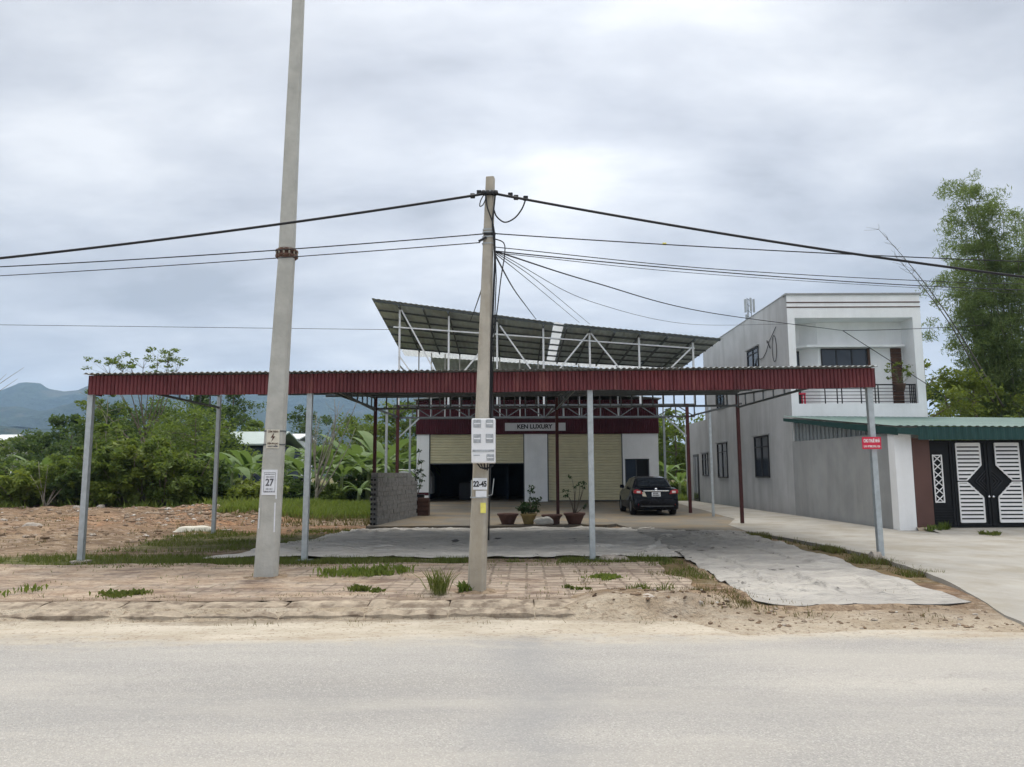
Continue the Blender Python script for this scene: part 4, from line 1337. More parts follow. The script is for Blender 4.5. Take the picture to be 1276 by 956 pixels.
def make_tree(name, label, cat, group, loc, h, w, leaf='leaf_mid', seed=1, clumps=34, per=70, lsize=0.28, lo=0.35, cr=0.16, bark='bark', trunk_r=None, flat=0.65, limbs=10, shape='round', lean=0.0, leafy=True):
    random.seed(seed)
    x, y, z = loc
    t = thing(name, label, cat, loc, group)
    b = MB()
    r = trunk_r or 0.018 * h + 0.03
    top = Vector((x + lean * h, y, z + h * 0.92))
    base = Vector((x, y, z - 0.1))
    tp = limb(b, base, top, r, r * 0.15, 0.03, 8, 8)
    cs, rs = [], []
    for i in range(limbs):
        u = lo + (0.93 - lo) * (i + 0.5) / limbs
        p = base.lerp(top, u)
        ang = i * 2.4 + random.uniform(-0.5, 0.5)
        v = (u - lo) / (1 - lo)
        if shape == 'round': k = math.sin(math.pi * (0.18 + 0.74 * v)) ** 0.7
        elif shape == 'cone': k = 1.05 - 0.9 * v
        elif shape == 'flat': k = 0.35 + 0.75 * v
        else: k = 0.8
        rr = w * 0.5 * k * random.uniform(0.7, 1.1)
        q = p + Vector((math.cos(ang) * rr, math.sin(ang) * rr, h * random.uniform(0.02, 0.14)))
        pts = limb(b, p, q, r * 0.38 * (1.15 - v), 0.012, 0.12, 5, 5)
        m = max(2, clumps // limbs)
        for j in range(m):
            f = 0.35 + 0.7 * (j + random.random()) / m
            c = p.lerp(q, min(f, 1.0)) + Vector((random.gauss(0, 1), random.gauss(0, 1), random.gauss(0, 0.7))) * w * 0.07
            cs.append(c); rs.append(w * cr * random.uniform(0.6, 1.25))
            if not leafy or j % 2 == 0:
                limb(b, pts[3], c, 0.012 + 0.002 * h * 0.3, 0.006, 0.1, 3, 4)
    for j in range(max(2, clumps // 10)):
        cs.append(top + Vector((random.gauss(0, 1), random.gauss(0, 1), random.uniform(-1.2, 0.9))) * w * 0.08); rs.append(w * cr * random.uniform(0.5, 0.9))
    b.build('trunk', MATS[bark], t)
    if leafy: leaf_cloud('crown', cs, rs, per, lsize, MATS[leaf], t, flat=flat)
    return t


def make_shrub(name, label, cat, group, loc, h, w, leaf='leaf_mid', seed=1, stems=7, per=60, lsize=0.2, clumps=26, flat=0.8):
    random.seed(seed)
    x, y, z = loc
    t = thing(name, label, cat, loc, group)
    b = MB()
    cs, rs = [], []
    for i in range(stems):
        a = 2 * math.pi * i / stems + random.uniform(-.4, .4)
        hh = h * random.uniform(0.55, 1.22)
        rr = w * 0.5 * random.uniform(0.3, 0.95)
        q = (x + math.cos(a) * rr, y + math.sin(a) * rr, z + hh)
        limb(b, (x + math.cos(a) * .12, y + math.sin(a) * .12, z - .05), q, 0.025 + 0.006 * h, 0.008, 0.08, 4, 5)
        for j in range(max(1, clumps // stems)):
            f = random.uniform(0.25, 1.05)
            cs.append((x + math.cos(a) * rr * f + random.gauss(0, .12 * w), y + math.sin(a) * rr * f + random.gauss(0, .12 * w), z + hh * (0.12 + 0.86 * f) + random.gauss(0, .05 * h)))
            rs.append(w * random.uniform(0.07, 0.17))
    b.build('stems', MATS['bark'], t)
    leaf_cloud('foliage', cs, rs, per, lsize, MATS[leaf], t, flat=flat, up=0.6)
    return t


def make_banana(label, loc, h, seed=1, leaves=9, group='banana plants behind the yard'):
    random.seed(seed)
    x, y, z = loc
    t = thing('banana_plant', label, 'banana plant', loc, group)
    b = MB()
    sh = h * 0.46
    b.tube([(x, y, z - .05), (x + .02, y, z + sh * .5), (x + .05, y, z + sh)], [0.14, 0.11, 0.075], 10)
    b.build('stem', MATS['stem_green'], t)
    for k in range(leaves):
        a = k * 2.4 + random.uniform(-.3, .3)
        ln = h * random.uniform(0.66, 0.90)
        rise = random.uniform(0.65, 1.35)
        wd = ln * random.uniform(0.085, 0.115)
        n = 9
        ca, sa = math.cos(a), math.sin(a)
        mid = []
        for i in range(n + 1):
            u = i / n
            r_ = ln * u * (0.75 - 0.05 * u)
            zz_ = rise * ln * 0.62 * u - ln * (0.35 + 0.35 * (1.3 - rise)) * u ** 2.3
            mid.append(Vector((x + .04 + ca * r_, y + sa * r_, z + sh * 0.93 + zz_)))
        b = MB()
        vs, fs = [], []
        for i in range(n + 1):
            u = i / n
            ww = wd * (0.10 if u < 0.14 else math.sin(math.pi * min(1, 0.10 + 0.90 * u)) ** 0.55 * (1 - 0.15 * random.random()))
            side = Vector((-sa, ca, 0))
            fold = 0.25 * ww * (1 if rise > .8 else -1)
            vs += [mid[i] - side * ww + Vector((0, 0, fold)), mid[i], mid[i] + side * ww + Vector((0, 0, fold))]
        for i in range(n):
            fs += [(i * 3, i * 3 + 1, i * 3 + 4, i * 3 + 3), (i * 3 + 1, i * 3 + 2, i * 3 + 5, i * 3 + 4)]
        b.add(vs, fs, 0, False)
        b.build('leaf', MATS['leaf_banana'], t, fix=False)
    return t


def gz(x, y): return ground_z(x, y)


# ------------------------------------------------------------------ potted plants along the slab edge
POT = [(.0, 0.0), (.19, 0.0), (.205, .03), (.30, .25), (.335, .27), (.345, .31), (.33, .335), (.30, .325), (.285, .28), (.0, .27)]
def pot(name, label, cat, loc, matn, sx, sz, group=None):
    t = thing(name, label, cat, loc, group)
    b = MB(); b.lathe([(r_ * sx, z_ * sz) for r_, z_ in POT[:8]] + [(POT[8][0] * sx, POT[8][1] * sz)], loc, 28)
    b.build('pot', MATS[matn], t)
    b = MB(); b.lathe([(0, .282 * sz), (.287 * sx, .278 * sz)], loc, 20); b.build('soil', MATS['soil'], t, fix=False)
    return t
Zs = 0.077
pot('flower_pot', 'empty round pink clay pot left of the yellow pot', 'flower pot', (-0.15, 23.45, Zs), 'terracotta', 0.98, 1.0)
t = pot('potted_plant', 'bushy dark green plant in a small yellow clay pot', 'potted plant', (0.50, 23.35, Zs), 'pot_yellow', 0.76, 1.0)
random.seed(5)
b = MB(); cs, rs = [], []
base = Vector((0.50, 23.35, Zs + .27))
for k in range(9):
    a = k * 2.4; q = base + Vector((math.cos(a) * random.uniform(.15, .46), math.sin(a) * random.uniform(.1, .4), random.uniform(.22, .62)))
    if k == 8: q = base + Vector((.10, 0, .92))
    limb(b, base + Vector((0, 0, .08)), q, .018, .005, .1, 4, 5)
    for j in range(3):
        cs.append(base.lerp(q, .6 + .2 * j) + Vector((random.gauss(0, .04), random.gauss(0, .04), random.gauss(0, .03)))); rs.append(.13)
b.tube([base, base + Vector((0, 0, .12))], .03, 6)
b.build('stems', MATS['bark'], t); leaf_cloud('foliage', cs, rs, 26, .10, MATS['leaf_pot'], t, up=.5)
pot('flower_pot', 'empty dark red clay pot beside the middle dark red post', 'flower pot', (1.22, 23.3, Zs), 'terracotta', 0.95, 0.9)
t = pot('potted_plant', 'sparse thin branched shrub in a wide red clay pot', 'potted plant', (1.93, 23.35, Zs), 'terracotta', 1.0, 1.05)
b = MB(); cs, rs = [], []
base = Vector((1.93, 23.35, Zs + .28))
for (dx, dz, dy) in [(-.28, .72, .1), (-.10, 1.22, -.1), (.18, 1.02, 0), (.36, 1.0, .12), (.10, .95, .1), (.34, .30, 0), (-.22, .62, -.1), (.28, .85, .1)]:
    q = base + Vector((dx, dy, dz)); o_ = base + Vector((.02 if dx > 0 else -.02, 0, .02))
    limb(b, o_, q, .017, .004, .10, 5, 5)
    for j in range(2): cs.append(q + Vector((random.gauss(0, .05), random.gauss(0, .05), random.gauss(0, .04)))); rs.append(.085)
b.build('stems', MATS['bark'], t); leaf_cloud('foliage', cs, rs, 11, .085, MATS['leaf_pot'], t, up=.4)

# pale sack lying on the slab edge before the pots
b = MB()
def sack(u, v):
    a, c = 2 * math.pi * u, math.pi * v
    r_ = math.sin(c) ** 0.6
    px, py, pz = .31 * r_ * math.cos(a), .2 * r_ * math.sin(a), -.13 * math.cos(c)
    k = 1 + .22 * nz(px * 5, py * 5 + pz * 6, 1, 3)
    return (0.93 + px * k, 22.66 + py * k, max(.10 + .11 + pz * k * (0.9 + .5 * px), .03))
b.sheet(sack, 30, 16)
tag(b.build('sack', MATS['bag_white']), 'crumpled pale sack lying in front of the clay pots', 'sack')

# crate and tall plant by the block wall
t = thing('wooden_crate', 'dark reddish crate standing at the far end of the block wall', 'crate', (-3.55, 28.6, .076))
b = MB()
for k in range(4): b.box(-3.62, -3.2, 28.42, 28.44, .09 + .17 * k, .22 + .17 * k)
b.box(-3.62, -3.2, 28.445, 28.95, .08, .74)
b.build('slats', MATS['wood_crate'], t, bevel=.005)
t = thing('potted_plant', 'thin tall stemmed plant in a black tub beside the block wall end', 'potted plant', (-3.75, 29.3, .076))
b = MB(); b.lathe([(0, 0), (.24, 0), (.30, .75), (.32, .78), (.28, .78), (.27, .72), (0, .72)], (-3.75, 29.3, .076), 22); b.build('pot', MATS['black_paint'], t)
b = MB(); cs, rs = [], []
for (dx, dz) in ((.05, 1.75), (-.1, 1.0), (.2, .8), (.12, 1.35), (-.15, .6)):
    q = Vector((-3.7 + dx, 29.25, .8 + dz)); limb(b, (-3.75, 29.3, .75), q, .014, .004, .06, 5, 5)
    for j in range(3): cs.append(Vector((-3.75, 29.3, .75)).lerp(q, .5 + .25 * j)); rs.append(.13)
b.build('stems', MATS['bark'], t); leaf_cloud('foliage', cs, rs, 16, .13, MATS['leaf_pot'], t)
# white covered vehicle far behind the wall
t = thing('parked_van', 'small white van with a striped load far behind the block wall', 'van', (-6.0, 47, 0))
b = MB(); b.prism([(-7.3, .45), (-5.0, .45), (-5.0, 1.55), (-5.25, 1.95), (-7.1, 1.98), (-7.3, 1.6)], 46.2, 47.9, 'Y'); b.build('body', MATS['white_paint'], t, bevel=.06)
b = MB(); b.box(-7.1, -6.25, 46.17, 46.2, 1.25, 1.72); b.box(-6.1, -5.3, 46.17, 46.2, 1.25, 1.72); b.build('window', MATS['glass'], t)
for xx in (-6.8, -5.5):
    b = MB(); b.lathe([(0, -.1), (.33, -.1), (.33, .1), (0, .1)], (xx, 46.35, .33), 18, 0, 'Y'); b.build('wheel', MATS['rubber'], t)

# ------------------------------------------------------------------ two storey house on the right
ho = thing('house', 'two storey grey sided house with a white recessed balcony front', 'house', (13.4, 34, 0))
HX0, HX1, HY0, HY1, HZ = 10.80, 16.02, 28.4, 41.2, 8.62
b = MB()
side_t = .2
b.box(HX0, HX0 + side_t, HY0 + .02, HY1, 0, HZ)
b.box(HX1 - side_t, HX1, HY0 + .02, HY1, 0, HZ)
b.box(HX0 + side_t, HX1 - side_t, HY1 - .2, HY1, 0, HZ)
b.box(HX0, HX1, HY1 + .002, 46.2, 0, 4.62)
b.build('side_wall', MATS['cement_wall'], ho)
b = MB()
ox0, ox1, oz0, oz1 = 11.08, 15.70, 4.28, 7.66
for (za, zb) in ((0, oz0), (oz0, oz1), (oz1, HZ - .05)):
    rows = ((HX0, HX0 + .2), (HX1 - .2, HX1))
fw = [(HX0, 0), (HX1, 0), (HX1, HZ - .05), (HX0, HZ - .05)]
op = [(ox0, oz0), (ox1, oz0), (ox1, oz1), (ox0, oz1)]
vs = [(x, HY0, z) for x, z in fw + op] + [(x, HY0 + .018, z) for x, z in fw] + [(x, HY0 + .245, z) for x, z in op]
fs = [(i, (i + 1) % 4, 4 + (i + 1) % 4, 4 + i) for i in range(4)] + [(4 + i, 4 + (i + 1) % 4, 12 + (i + 1) % 4, 12 + i) for i in range(4)]
fs += [(i, 8 + i, 8 + (i + 1) % 4, (i + 1) % 4) for i in range(4)] + [(8 + i, 12 + i, 12 + (i + 1) % 4, 8 + (i + 1) % 4) for i in range(4)]
b.add(vs, fs)
b.build('front_wall', MATS['plaster_white'], ho)
b = MB()
b.box(HX0 - .06, HX1 + .06, HY0 - .05, HY0 + .35, HZ - .047, HZ + .02)
b.box(HX0 - .02, HX0 + .3, HY0 + .352, HY1 + .02, HZ + .003, HZ + .03)
b.box(HX1 - .3, HX1 + .02, HY0 + .352, HY1 + .02, HZ + .003, HZ + .03)
b.build('parapet_cap', MATS['cement_lower'], ho)
b = MB()
for z_ in (8.25, 8.06): b.box(HX0 - .013, HX1 + .013, HY0 - .012, HY0 - .002, z_, z_ + .045)
b.build('facade_stripe', MATS['wood_brown'], ho)
b = MB(); b.box(HX0 + side_t, HX1 - side_t, HY0 + .25, HY1 - .2, HZ - .55, HZ - .35); b.build('roof', MATS['slab_concrete'], ho)
# recess behind the balcony
b = MB()
yb = 29.3
b.box(HX0 + side_t + .002, HX1 - side_t - .002, HY0 + .25, yb + .6, oz0 - .25, oz0 + .002)
b.box(HX0 + side_t + .002, HX1 - side_t - .002, HY0 + .25, yb + .6, oz1 + .002, oz1 + .2)
b.box(12.30, HX1 - side_t - .002, yb, yb + .2, oz0 + .004, oz1)
b.box(HX0 + side_t + .002, 11.75, yb + .45, yb + .6, oz0 + .004, oz1)
b.add([(11.75, yb + .45, oz0), (12.30, yb, oz0), (12.30, yb + .2, oz0), (11.75, yb + .6, oz0), (11.75, yb + .45, oz1), (12.30, yb, oz1), (12.30, yb + .2, oz1), (11.75, yb + .6, oz1)],
      [(0, 1, 5, 4), (1, 2, 6, 5), (2, 3, 7, 6), (3, 0, 4, 7)])
b.box(HX0 + side_t + .004, ox0 - .002, HY0 + .25, yb + .45, oz0 + .004, oz1)
b.box(ox1 + .002, HX1 - side_t - .004, HY0 + .25, yb, oz0 + .004, oz1)
b.build('balcony_recess', MATS['plaster_white'], ho)
b = MB()
b.prism([(11.1, 29.55), (11.72, 28.95), (15.62, 28.95), (15.62, yb - .002), (12.31, yb - .002), (11.74, yb + .44), (11.1, yb + .44)], 6.60, 6.69, 'Z')
b.build('ledge', MATS['plaster_white'], ho)
def window(par, axis, a0, a1, z0, z1, pos, panes=2, trans=True, fm='dark_frame', out=-1, proud=.03):
    """axis 'X': window in an x=pos wall spanning y a0..a1; axis 'Y': in a y=pos wall spanning x"""
    def bx(b, u0, u1, zz0, zz1, d0, d1):
        lo_, hi_ = min(pos + out * d0, pos + out * d1), max(pos + out * d0, pos + out * d1)
        if axis == 'X': b.box(lo_, hi_, u0, u1, zz0, zz1)
        else: b.box(u0, u1, lo_, hi_, zz0, zz1)
    b = MB(); fr = .055
    bx(b, a0, a1, z0, z0 + fr, .002, proud); bx(b, a0, a1, z1 - fr, z1, .002, proud)
    bx(b, a0, a0 + fr, z0 + fr, z1 - fr, .002, proud); bx(b, a1 - fr, a1, z0 + fr, z1 - fr, .002, proud)
    for k in range(1, panes):
        u = a0 + (a1 - a0) * k / panes; bx(b, u - fr / 2, u + fr / 2, z0 + fr, z1 - fr, .002, proud - .004)
    if trans: zt = z1 - (z1 - z0) * .27; bx(b, a0 + fr, a1 - fr, zt, zt + .04, .002, proud - .008)
    w = b.build('window', MATS[fm], par)
    b = MB(); bx(b, a0 + fr, a1 - fr, z0 + fr, z1 - fr, .001, .010); b.build('pane', MATS['glass'], w)
    return w
window(ho, 'Y', 12.40, 14.26, 5.0, 6.58, yb, 3, False)
b = MB(); b.box(14.27, 14.36, yb - .06, yb - .002, oz0, 6.59); b.build('wood_post', MATS['wood_brown'], ho)
b = MB()
for k in range(12): b.box(15.20, 15.62, yb - .05, yb - .002, oz0 + .01 + k * .192, oz0 + .19 + k * .192)
b.build('timber_cladding', MATS['wood_brown'], ho)
b = MB(); b.box(11.15, 11.70, yb + .40, yb + .448, oz0 + .01, 6.55); bd = b.build('balcony_door', MATS['dark_frame'], ho)
b = MB(); b.box(11.22, 11.64, yb + .385, yb + .398, oz0 + 1.0, 6.45); b.build('pane', MATS['glass'], bd)
# railing
rl = None
b = MB()
yr = HY0 + .10
b.bar((ox0 + .02, yr, 5.02), (ox1 - .02, yr, 5.02), .05, .045)
for k in range(5): b.bar((ox0 + .02, yr, 4.36 + k * .13), (ox1 - .02, yr, 4.36 + k * .13), .022)
for x in (11.12, 12.15, 12.62, 12.80, 13.55, 14.1, 14.22, 15.45, 15.52, 15.59, 15.66): b.bar((x, yr, oz0), (x, yr, 5.02), .032, up=(0, 1, 0))
b.build('railing', MATS['black_paint'], ho)
# side windows and door of the grey wall
for (y0, y1, z0, z1, p_) in ((31.15, 32.95, 1.44, 3.22, 2), (37.2, 38.95, 1.40, 3.18, 2), (40.9, 42.1, 1.50, 2.75, 2), (31.9, 33.4, 6.25, 7.15, 2), (37.4, 38.7, 4.95, 5.75, 2)):
    w = window(ho, 'X', y0, y1, z0, z1, HX0, p_, True, out=-1, proud=.05)
    b = MB(); b.box(HX0 - .10, HX0 - .002, y0 - .12, y1 + .12, z1 + .01, z1 + .07); b.build('hood', MATS['cement_lower'], w)
b = MB(); b.box(HX0 - .05, HX0 - .002, 43.0, 44.2, .05, 2.75); sd_ = b.build('side_door', MATS['dark_frame'], ho)
b = MB(); b.box(HX0 - .065, HX0 - .052, 43.1, 43.55, .2, 2.6); b.box(HX0 - .065, HX0 - .052, 43.65, 44.1, .2, 2.6); b.build('pane', MATS['glass'], sd_)
b = MB()
pts = [(HX0 - .03, 29.6 + .7 * math.sin(i * .55) * (1 - i / 30) + i * .16, 7.55 - .35 * abs(math.sin(i * .7)) - i * .06) for i in range(26)]
b.tube(pts, .014, 5)
b.tube([(HX0 - .03, 29.9 + .25 * math.sin(2 * math.pi * i / 14), 6.7 - .55 * math.cos(2 * math.pi * i / 14)) for i in range(15)], .014, 5)
b.build('loose_cable', MATS['cable'], ho)
# pots on the balcony
t = thing('hanging_plant', 'wispy plant in a brown pot hung on the balcony railing', 'potted plant', (14.95, HY0 - .1, 4.72))
b = MB(); b.lathe([(0, 0), (.15, 0), (.22, .27), (.23, .30), (.19, .30), (.18, .25), (0, .25)], (14.95, HY0 - .13, 4.72), 20); b.build('pot', MATS['wood_brown'], t)
b = MB(); cs, rs = [], []
for k in range(11):
    a = k * 2.4; q = Vector((14.95 + .42 * math.cos(a), HY0 - .13 + .2 * math.sin(a), 5.2 + .62 * random.random())); limb(b, (14.95, HY0 - .13, 4.98), q, .009, .003, .15, 4, 4); cs.append(q); rs.append(.15)
b.build('stems', MATS['stem_green'], t); leaf_cloud('foliage', cs, rs, 16, .13, MATS['leaf_yellow'], t)
t = thing('balcony_stool', 'small red plastic stool at the left end of the balcony', 'stool', (11.4, 29.1, 4.28))
b = MB(); b.box(11.22, 11.58, 28.92, 29.28, 4.70, 4.76); b.build('seat', MATS['sign_red'], t, bevel=.015)
for (xx, yy) in ((11.26, 28.96), (11.54, 28.96), (11.26, 29.24), (11.54, 29.24)):
    b = MB(); b.bar((xx, yy, 4.285), (xx, yy, 4.70), .05, up=(0, 1, 0)); b.build('leg', MATS['sign_red'], t)

# ------------------------------------------------------------------ boundary wall, carport, gate
GY = 20.3
bwall = thing('boundary_wall', 'long low grey cement wall running back to the house', 'wall', (10.6, 24, 0))
b = MB()
x0, x1 = 10.48, 10.74
b.add([(x0, GY + .0, -.1), (x0 + .2, GY, -.1), (x1 + .2, 28.398, -.1), (x1, 28.398, -.1), (x0, GY, 2.70), (x0 + .2, GY, 2.70), (x1 + .2, 28.398, 2.82), (x1, 28.398, 2.82)],
      [(0, 3, 2, 1), (4, 5, 6, 7), (0, 1, 5, 4), (1, 2, 6, 5), (2, 3, 7, 6), (3, 0, 4, 7)])
b.build('wall', MATS['cement_lower'], bwall)
b = MB()
vs, fs = [], []
for i in range(27):
    y = GY + .2 + (28.2 - GY) * i / 26
    u = (y - GY) / 8.1
    xx = x0 + .10 + (x1 - x0) * u
    vs += [(xx, y, 2.71 + .12 * u), (xx, y, 2.73 + .93 * u)]
    if i < 26:
        fs.append((2 * i, 2 * i + 2, 2 * i + 3, 2 * i + 1))
b.add(vs, fs); solid(b.build('ribbed_panel', MATS['poly_grey'], bwall, fix=False), .006)
b = MB()
for i in range(20):
    y = GY + 1.2 + 6.7 * i / 19; u = (y - GY) / 8.1; xx = x0 + .07 + (x1 - x0) * u
    b.bar((xx, y, 2.71 + .12 * u), (xx, y, 2.73 + .91 * u), .035, up=(0, 1, 0))
b.build('panel_rib', MATS['galv'], bwall)

cp = thing('carport_roof', 'dark green ribbed metal carport roof above the black gate', 'carport roof', (15, 24, 2.7))
b = MB()
n = 320
vs, fs = [], []
CX0, CX1 = 10.42, 27.0
for i in range(n + 1):
    x = CX0 + (CX1 - CX0) * i / n
    d = .022 if i % 4 in (1, 2) else 0
    for j in range(4):
        y = 19.95 + (28.37 - 19.95) * j / 3
        vs.append((x, y, 2.87 + .92 * j / 3 + d - .012 * (x - CX0)))
for i in range(n):
    for j in range(3): fs.append((i * 4 + j, i * 4 + 4 + j, i * 4 + 5 + j, i * 4 + 1 + j))
b.add(vs, fs); solid(b.build('roof_sheet', MATS['green_roof'], cp, fix=False))
b = MB()
vs, fs = [], []
for i in range(n + 1):
    x = CX0 + .55 + (CX1 - CX0 - .55) * i / n
    d = .02 if i % 4 in (1, 2) else 0
    vs += [(x, 19.99 - d, 2.50 - .004 * (x - CX0)), (x, 19.99 - d, 2.862 - .012 * (x - CX0))]
fs = [(2 * i, 2 * i + 2, 2 * i + 3, 2 * i + 1) for i in range(n)]
b.add(vs, fs)
b.add([(CX0 + .005, 19.97, 2.83), (CX0 + .005, 28.35, 3.72), (CX0 + .005, 28.35, 3.60), (CX0 + .005, 19.97, 2.62)], [(0, 1, 2, 3)])
b.add([(CX0 + .005, 19.97, 2.83), (CX0 + .56, 19.97, 2.83), (CX0 + .56, 19.97, 2.62), (CX0 + .005, 19.97, 2.66)], [(0, 1, 2, 3)])
solid(b.build('fascia', MATS['green_fascia'], cp, fix=False), .005)

def pillar(name, label, xa, xb, z0, z1, m_, grp=None):
    t = thing(name, label, 'pillar', ((xa + xb) / 2, GY, 0), grp)
    b = MB(); b.box(xa, xb, GY - .003, GY + .35, z0, z1); b.build('shaft', MATS[m_], t, bevel=.008)
pillar('gate_pillar', 'plain white gate pillar at the end of the grey wall', 10.472, 10.945, 0.0, 2.70, 'plaster_white')
pillar('gate_pillar', 'plain brown gate pillar beside the white one', 10.955, 11.43, 0.0, 2.56, 'brown_pillar')
def rect_frame(b, x0, x1, z0, z1, w, y0, y1):
    b.box(x0, x1, y0, y1, z0, z0 + w); b.box(x0, x1, y0, y1, z1 - w, z1)
    b.box(x0, x0 + w, y0, y1, z0 + w, z1 - w); b.box(x1 - w, x1, y0, y1, z0 + w, z1 - w)
gt = thing('metal_gate', 'black metal gate with white horizontal bars and a central diamond', 'gate', (13.1, GY, .13))
gx0, gx1, gm_, gz0, gz1 = 12.10, 14.02, 13.06, .15, 2.50
def gate_leaf(xa, xb, inner):
    """inner: +1 when the meeting edge is xb, -1 when xa"""
    b = MB(); rect_frame(b, xa, xb, gz0, gz1, .07, GY + .10, GY + .15)
    b.box(xa + .07, xb - .07, GY + .125, GY + .135, gz0 + .07, gz1 - .07)
    lf = b.build('gate_leaf', MATS['black_paint'], gt)
    edge = xb if inner > 0 else xa
    far_ = xa if inner > 0 else xb
    zc = (gz0 + gz1) / 2 + .05
    b = MB()
    def edge_x(z):
        # inner limit of the white field: straight, then stepping back along the diamond
        d = abs(z - zc)
        back = .20 if d > .43 else .20 + (.43 - d) * 1.0
        return edge - inner * back
    fx = far_ + inner * .10
    z = gz0 + .16
    while z < gz1 - .10:
        if abs(z - zc) > .07:
            xa_, xb_ = sorted((fx, edge_x(z)))
            b.box(xa_, xb_, GY + .075, GY + .098, z - .034, z + .034)
        z += .108
    for (za, zb_) in ((gz0 + .12, zc - .02), (zc + .02, gz1 - .09)):
        b.bar((fx, GY + .085, za), (fx, GY + .085, zb_), .03, .028, up=(0, 1, 0))
    for sg_ in (-1, 1):
        e1 = zc + sg_ * .44
        ez = gz0 + .12 if sg_ < 0 else gz1 - .09
        b.bar((edge - inner * .20, GY + .083, e1), (edge - inner * .20, GY + .083, ez), .03, .03, up=(0, 1, 0))
        b.bar((edge - inner * .20, GY + .083, e1), (edge - inner * .61, GY + .083, zc + sg_ * .03), .03, .03, up=(0, 1, 0))
        xa_, xb_ = sorted((fx, edge - inner * .61)); b.box(xa_, xb_, GY + .070, GY + .096, zc + sg_ * .03 - .014, zc + sg_ * .03 + .014)
        xa_, xb_ = sorted((fx, edge - inner * .20)); b.box(xa_, xb_, GY + .070, GY + .096, ez - .014, ez + .014)
    b.build('white_bars', MATS['white_paint'], lf)
    b = MB()
    for k in range(3):
        u = .30 - k * .09
        pts = [(edge - inner * .06, zc + u), (edge - inner * (.06 + u), zc), (edge - inner * .06, zc - u)]
        for (p_, q_) in zip(pts[:-1], pts[1:]): b.bar((p_[0], GY + .11, p_[1]), (q_[0], GY + .11, q_[1]), .016, .016, up=(0, 1, 0))
    b.build('scrollwork', MATS['dark_frame'], lf)
    b = MB(); b.lathe([(0, -.03), (.03, -.03), (.03, .03), (0, .03)], (edge - inner * .05, GY + .08, zc - .42), 12, 0, 'Y'); b.build('lock', MATS['chrome'], lf)
gate_leaf(gx0, gm_ - .01, 1)
gate_leaf(gm_ + .01, gx1, -1)
def side_panel(xa, xb, lx0, lx1):
    b = MB(); rect_frame(b, xa, xb, gz0, gz1, .06, GY + .10, GY + .15)
    b.box(xa + .06, xb - .06, GY + .125, GY + .135, gz0 + .06, gz1 - .06)
    for k in range(6): b.box(xa + .06, xb - .06, GY + .10, GY + .12, gz0 + .10 + k * .07, gz0 + .13 + k * .07)
    sp_ = b.build('side_panel', MATS['black_paint'], gt)
    b = MB(); z0_, z1_ = .80, 2.10
    rect_frame(b, lx0, lx1, z0_, z1_, .03, GY + .075, GY + .098)
    nn = 6
    for k in range(nn):
        za, zb_ = z0_ + (z1_ - z0_) * k / nn, z0_ + (z1_ - z0_) * (k + 1) / nn
        b.bar((lx0 + .015, GY + .085, za), (lx1 - .015, GY + .085, zb_), .024, .018, up=(0, 1, 0)); b.bar((lx1 - .015, GY + .088, za), (lx0 + .015, GY + .088, zb_), .024, .018, up=(0, 1, 0))
    b.build('lattice', MATS['white_paint'], sp_)
side_panel(11.445, 12.085, 11.53, 11.80)
side_panel(14.035, 14.70, 14.34, 14.60)
pillar('gate_pillar', 'brown gate pillar on the far right side of the black gate', 14.72, 15.2, 0, 2.54, 'brown_pillar')
pillar('gate_pillar', 'white gate pillar beyond the right brown pillar', 15.21, 15.7, 0, 2.6, 'plaster_white')

# masonry rubble kerb by the white pillar
b = MB()
b.sheet(lambda u, v: (10.9 + 1.25 * u, GY - .02 - .95 * u + .3 * (v - .5) + .06 * nz(u * 5, v * 3, 1, 2), .02 + .13 * math.sin(math.pi * v) * (1 - .6 * u) + .03 * nz(u * 8, v * 5, 1, 4)), 24, 8)
tag(b.build('kerb_rubble', MATS['kerb_stone'], fix=False), 'short broken concrete kerb in front of the white gate pillar', 'kerb')


# ------------------------------------------------------------------ concrete poles
def spline(pts, n):
    pts = [Vector(p) for p in pts]
    if len(pts) == 2: return [pts[0].lerp(pts[1], i / n) for i in range(n + 1)]
    ext = [pts[0] * 2 - pts[1]] + pts + [pts[-1] * 2 - pts[-2]]
    out = []
    for k in range(1, len(ext) - 2):
        p0, p1, p2, p3 = ext[k - 1:k + 3]
        for i in range(n + (1 if k == len(ext) - 3 else 0)):
            t_ = i / n
            out.append(.5 * ((2 * p1) + (p2 - p0) * t_ + (2 * p0 - 5 * p1 + 4 * p2 - p3) * t_ ** 2 + (3 * p1 - p0 - 3 * p2 + p3) * t_ ** 3))
    return out


def octo(b, c, hw, hd, ch, rot):
    pts = [(-hw + ch, -hd), (hw - ch, -hd), (hw, -hd + ch), (hw, hd - ch), (hw - ch, hd), (-hw + ch, hd), (-hw, hd - ch), (-hw, -hd + ch)]
    cs, sn = math.cos(rot), math.sin(rot)
    return [(c[0] + x * cs - y * sn, c[1] + x * sn + y * cs, c[2]) for x, y in pts]
def pole_shaft(secs, rot, rings=14):
    """secs: list of (centre, half width, half depth)"""
    b = MB()
    vs = []
    (c0, w0, d0), (c1, w1, d1) = secs
    for i in range(rings + 1):
        u = i / rings
        c = [c0[k] + (c1[k] - c0[k]) * u for k in range(3)]
        w, d = w0 + (w1 - w0) * u, d0 + (d1 - d0) * u
        vs += octo(b, c, w, d, w * .28, rot)
    fs = [(i * 8 + k, i * 8 + (k + 1) % 8, (i + 1) * 8 + (k + 1) % 8, (i + 1) * 8 + k) for i in range(rings) for k in range(8)]
    fs += [tuple(reversed(range(8))), tuple(range(rings * 8, rings * 8 + 8))]
    return b.add(vs, fs)

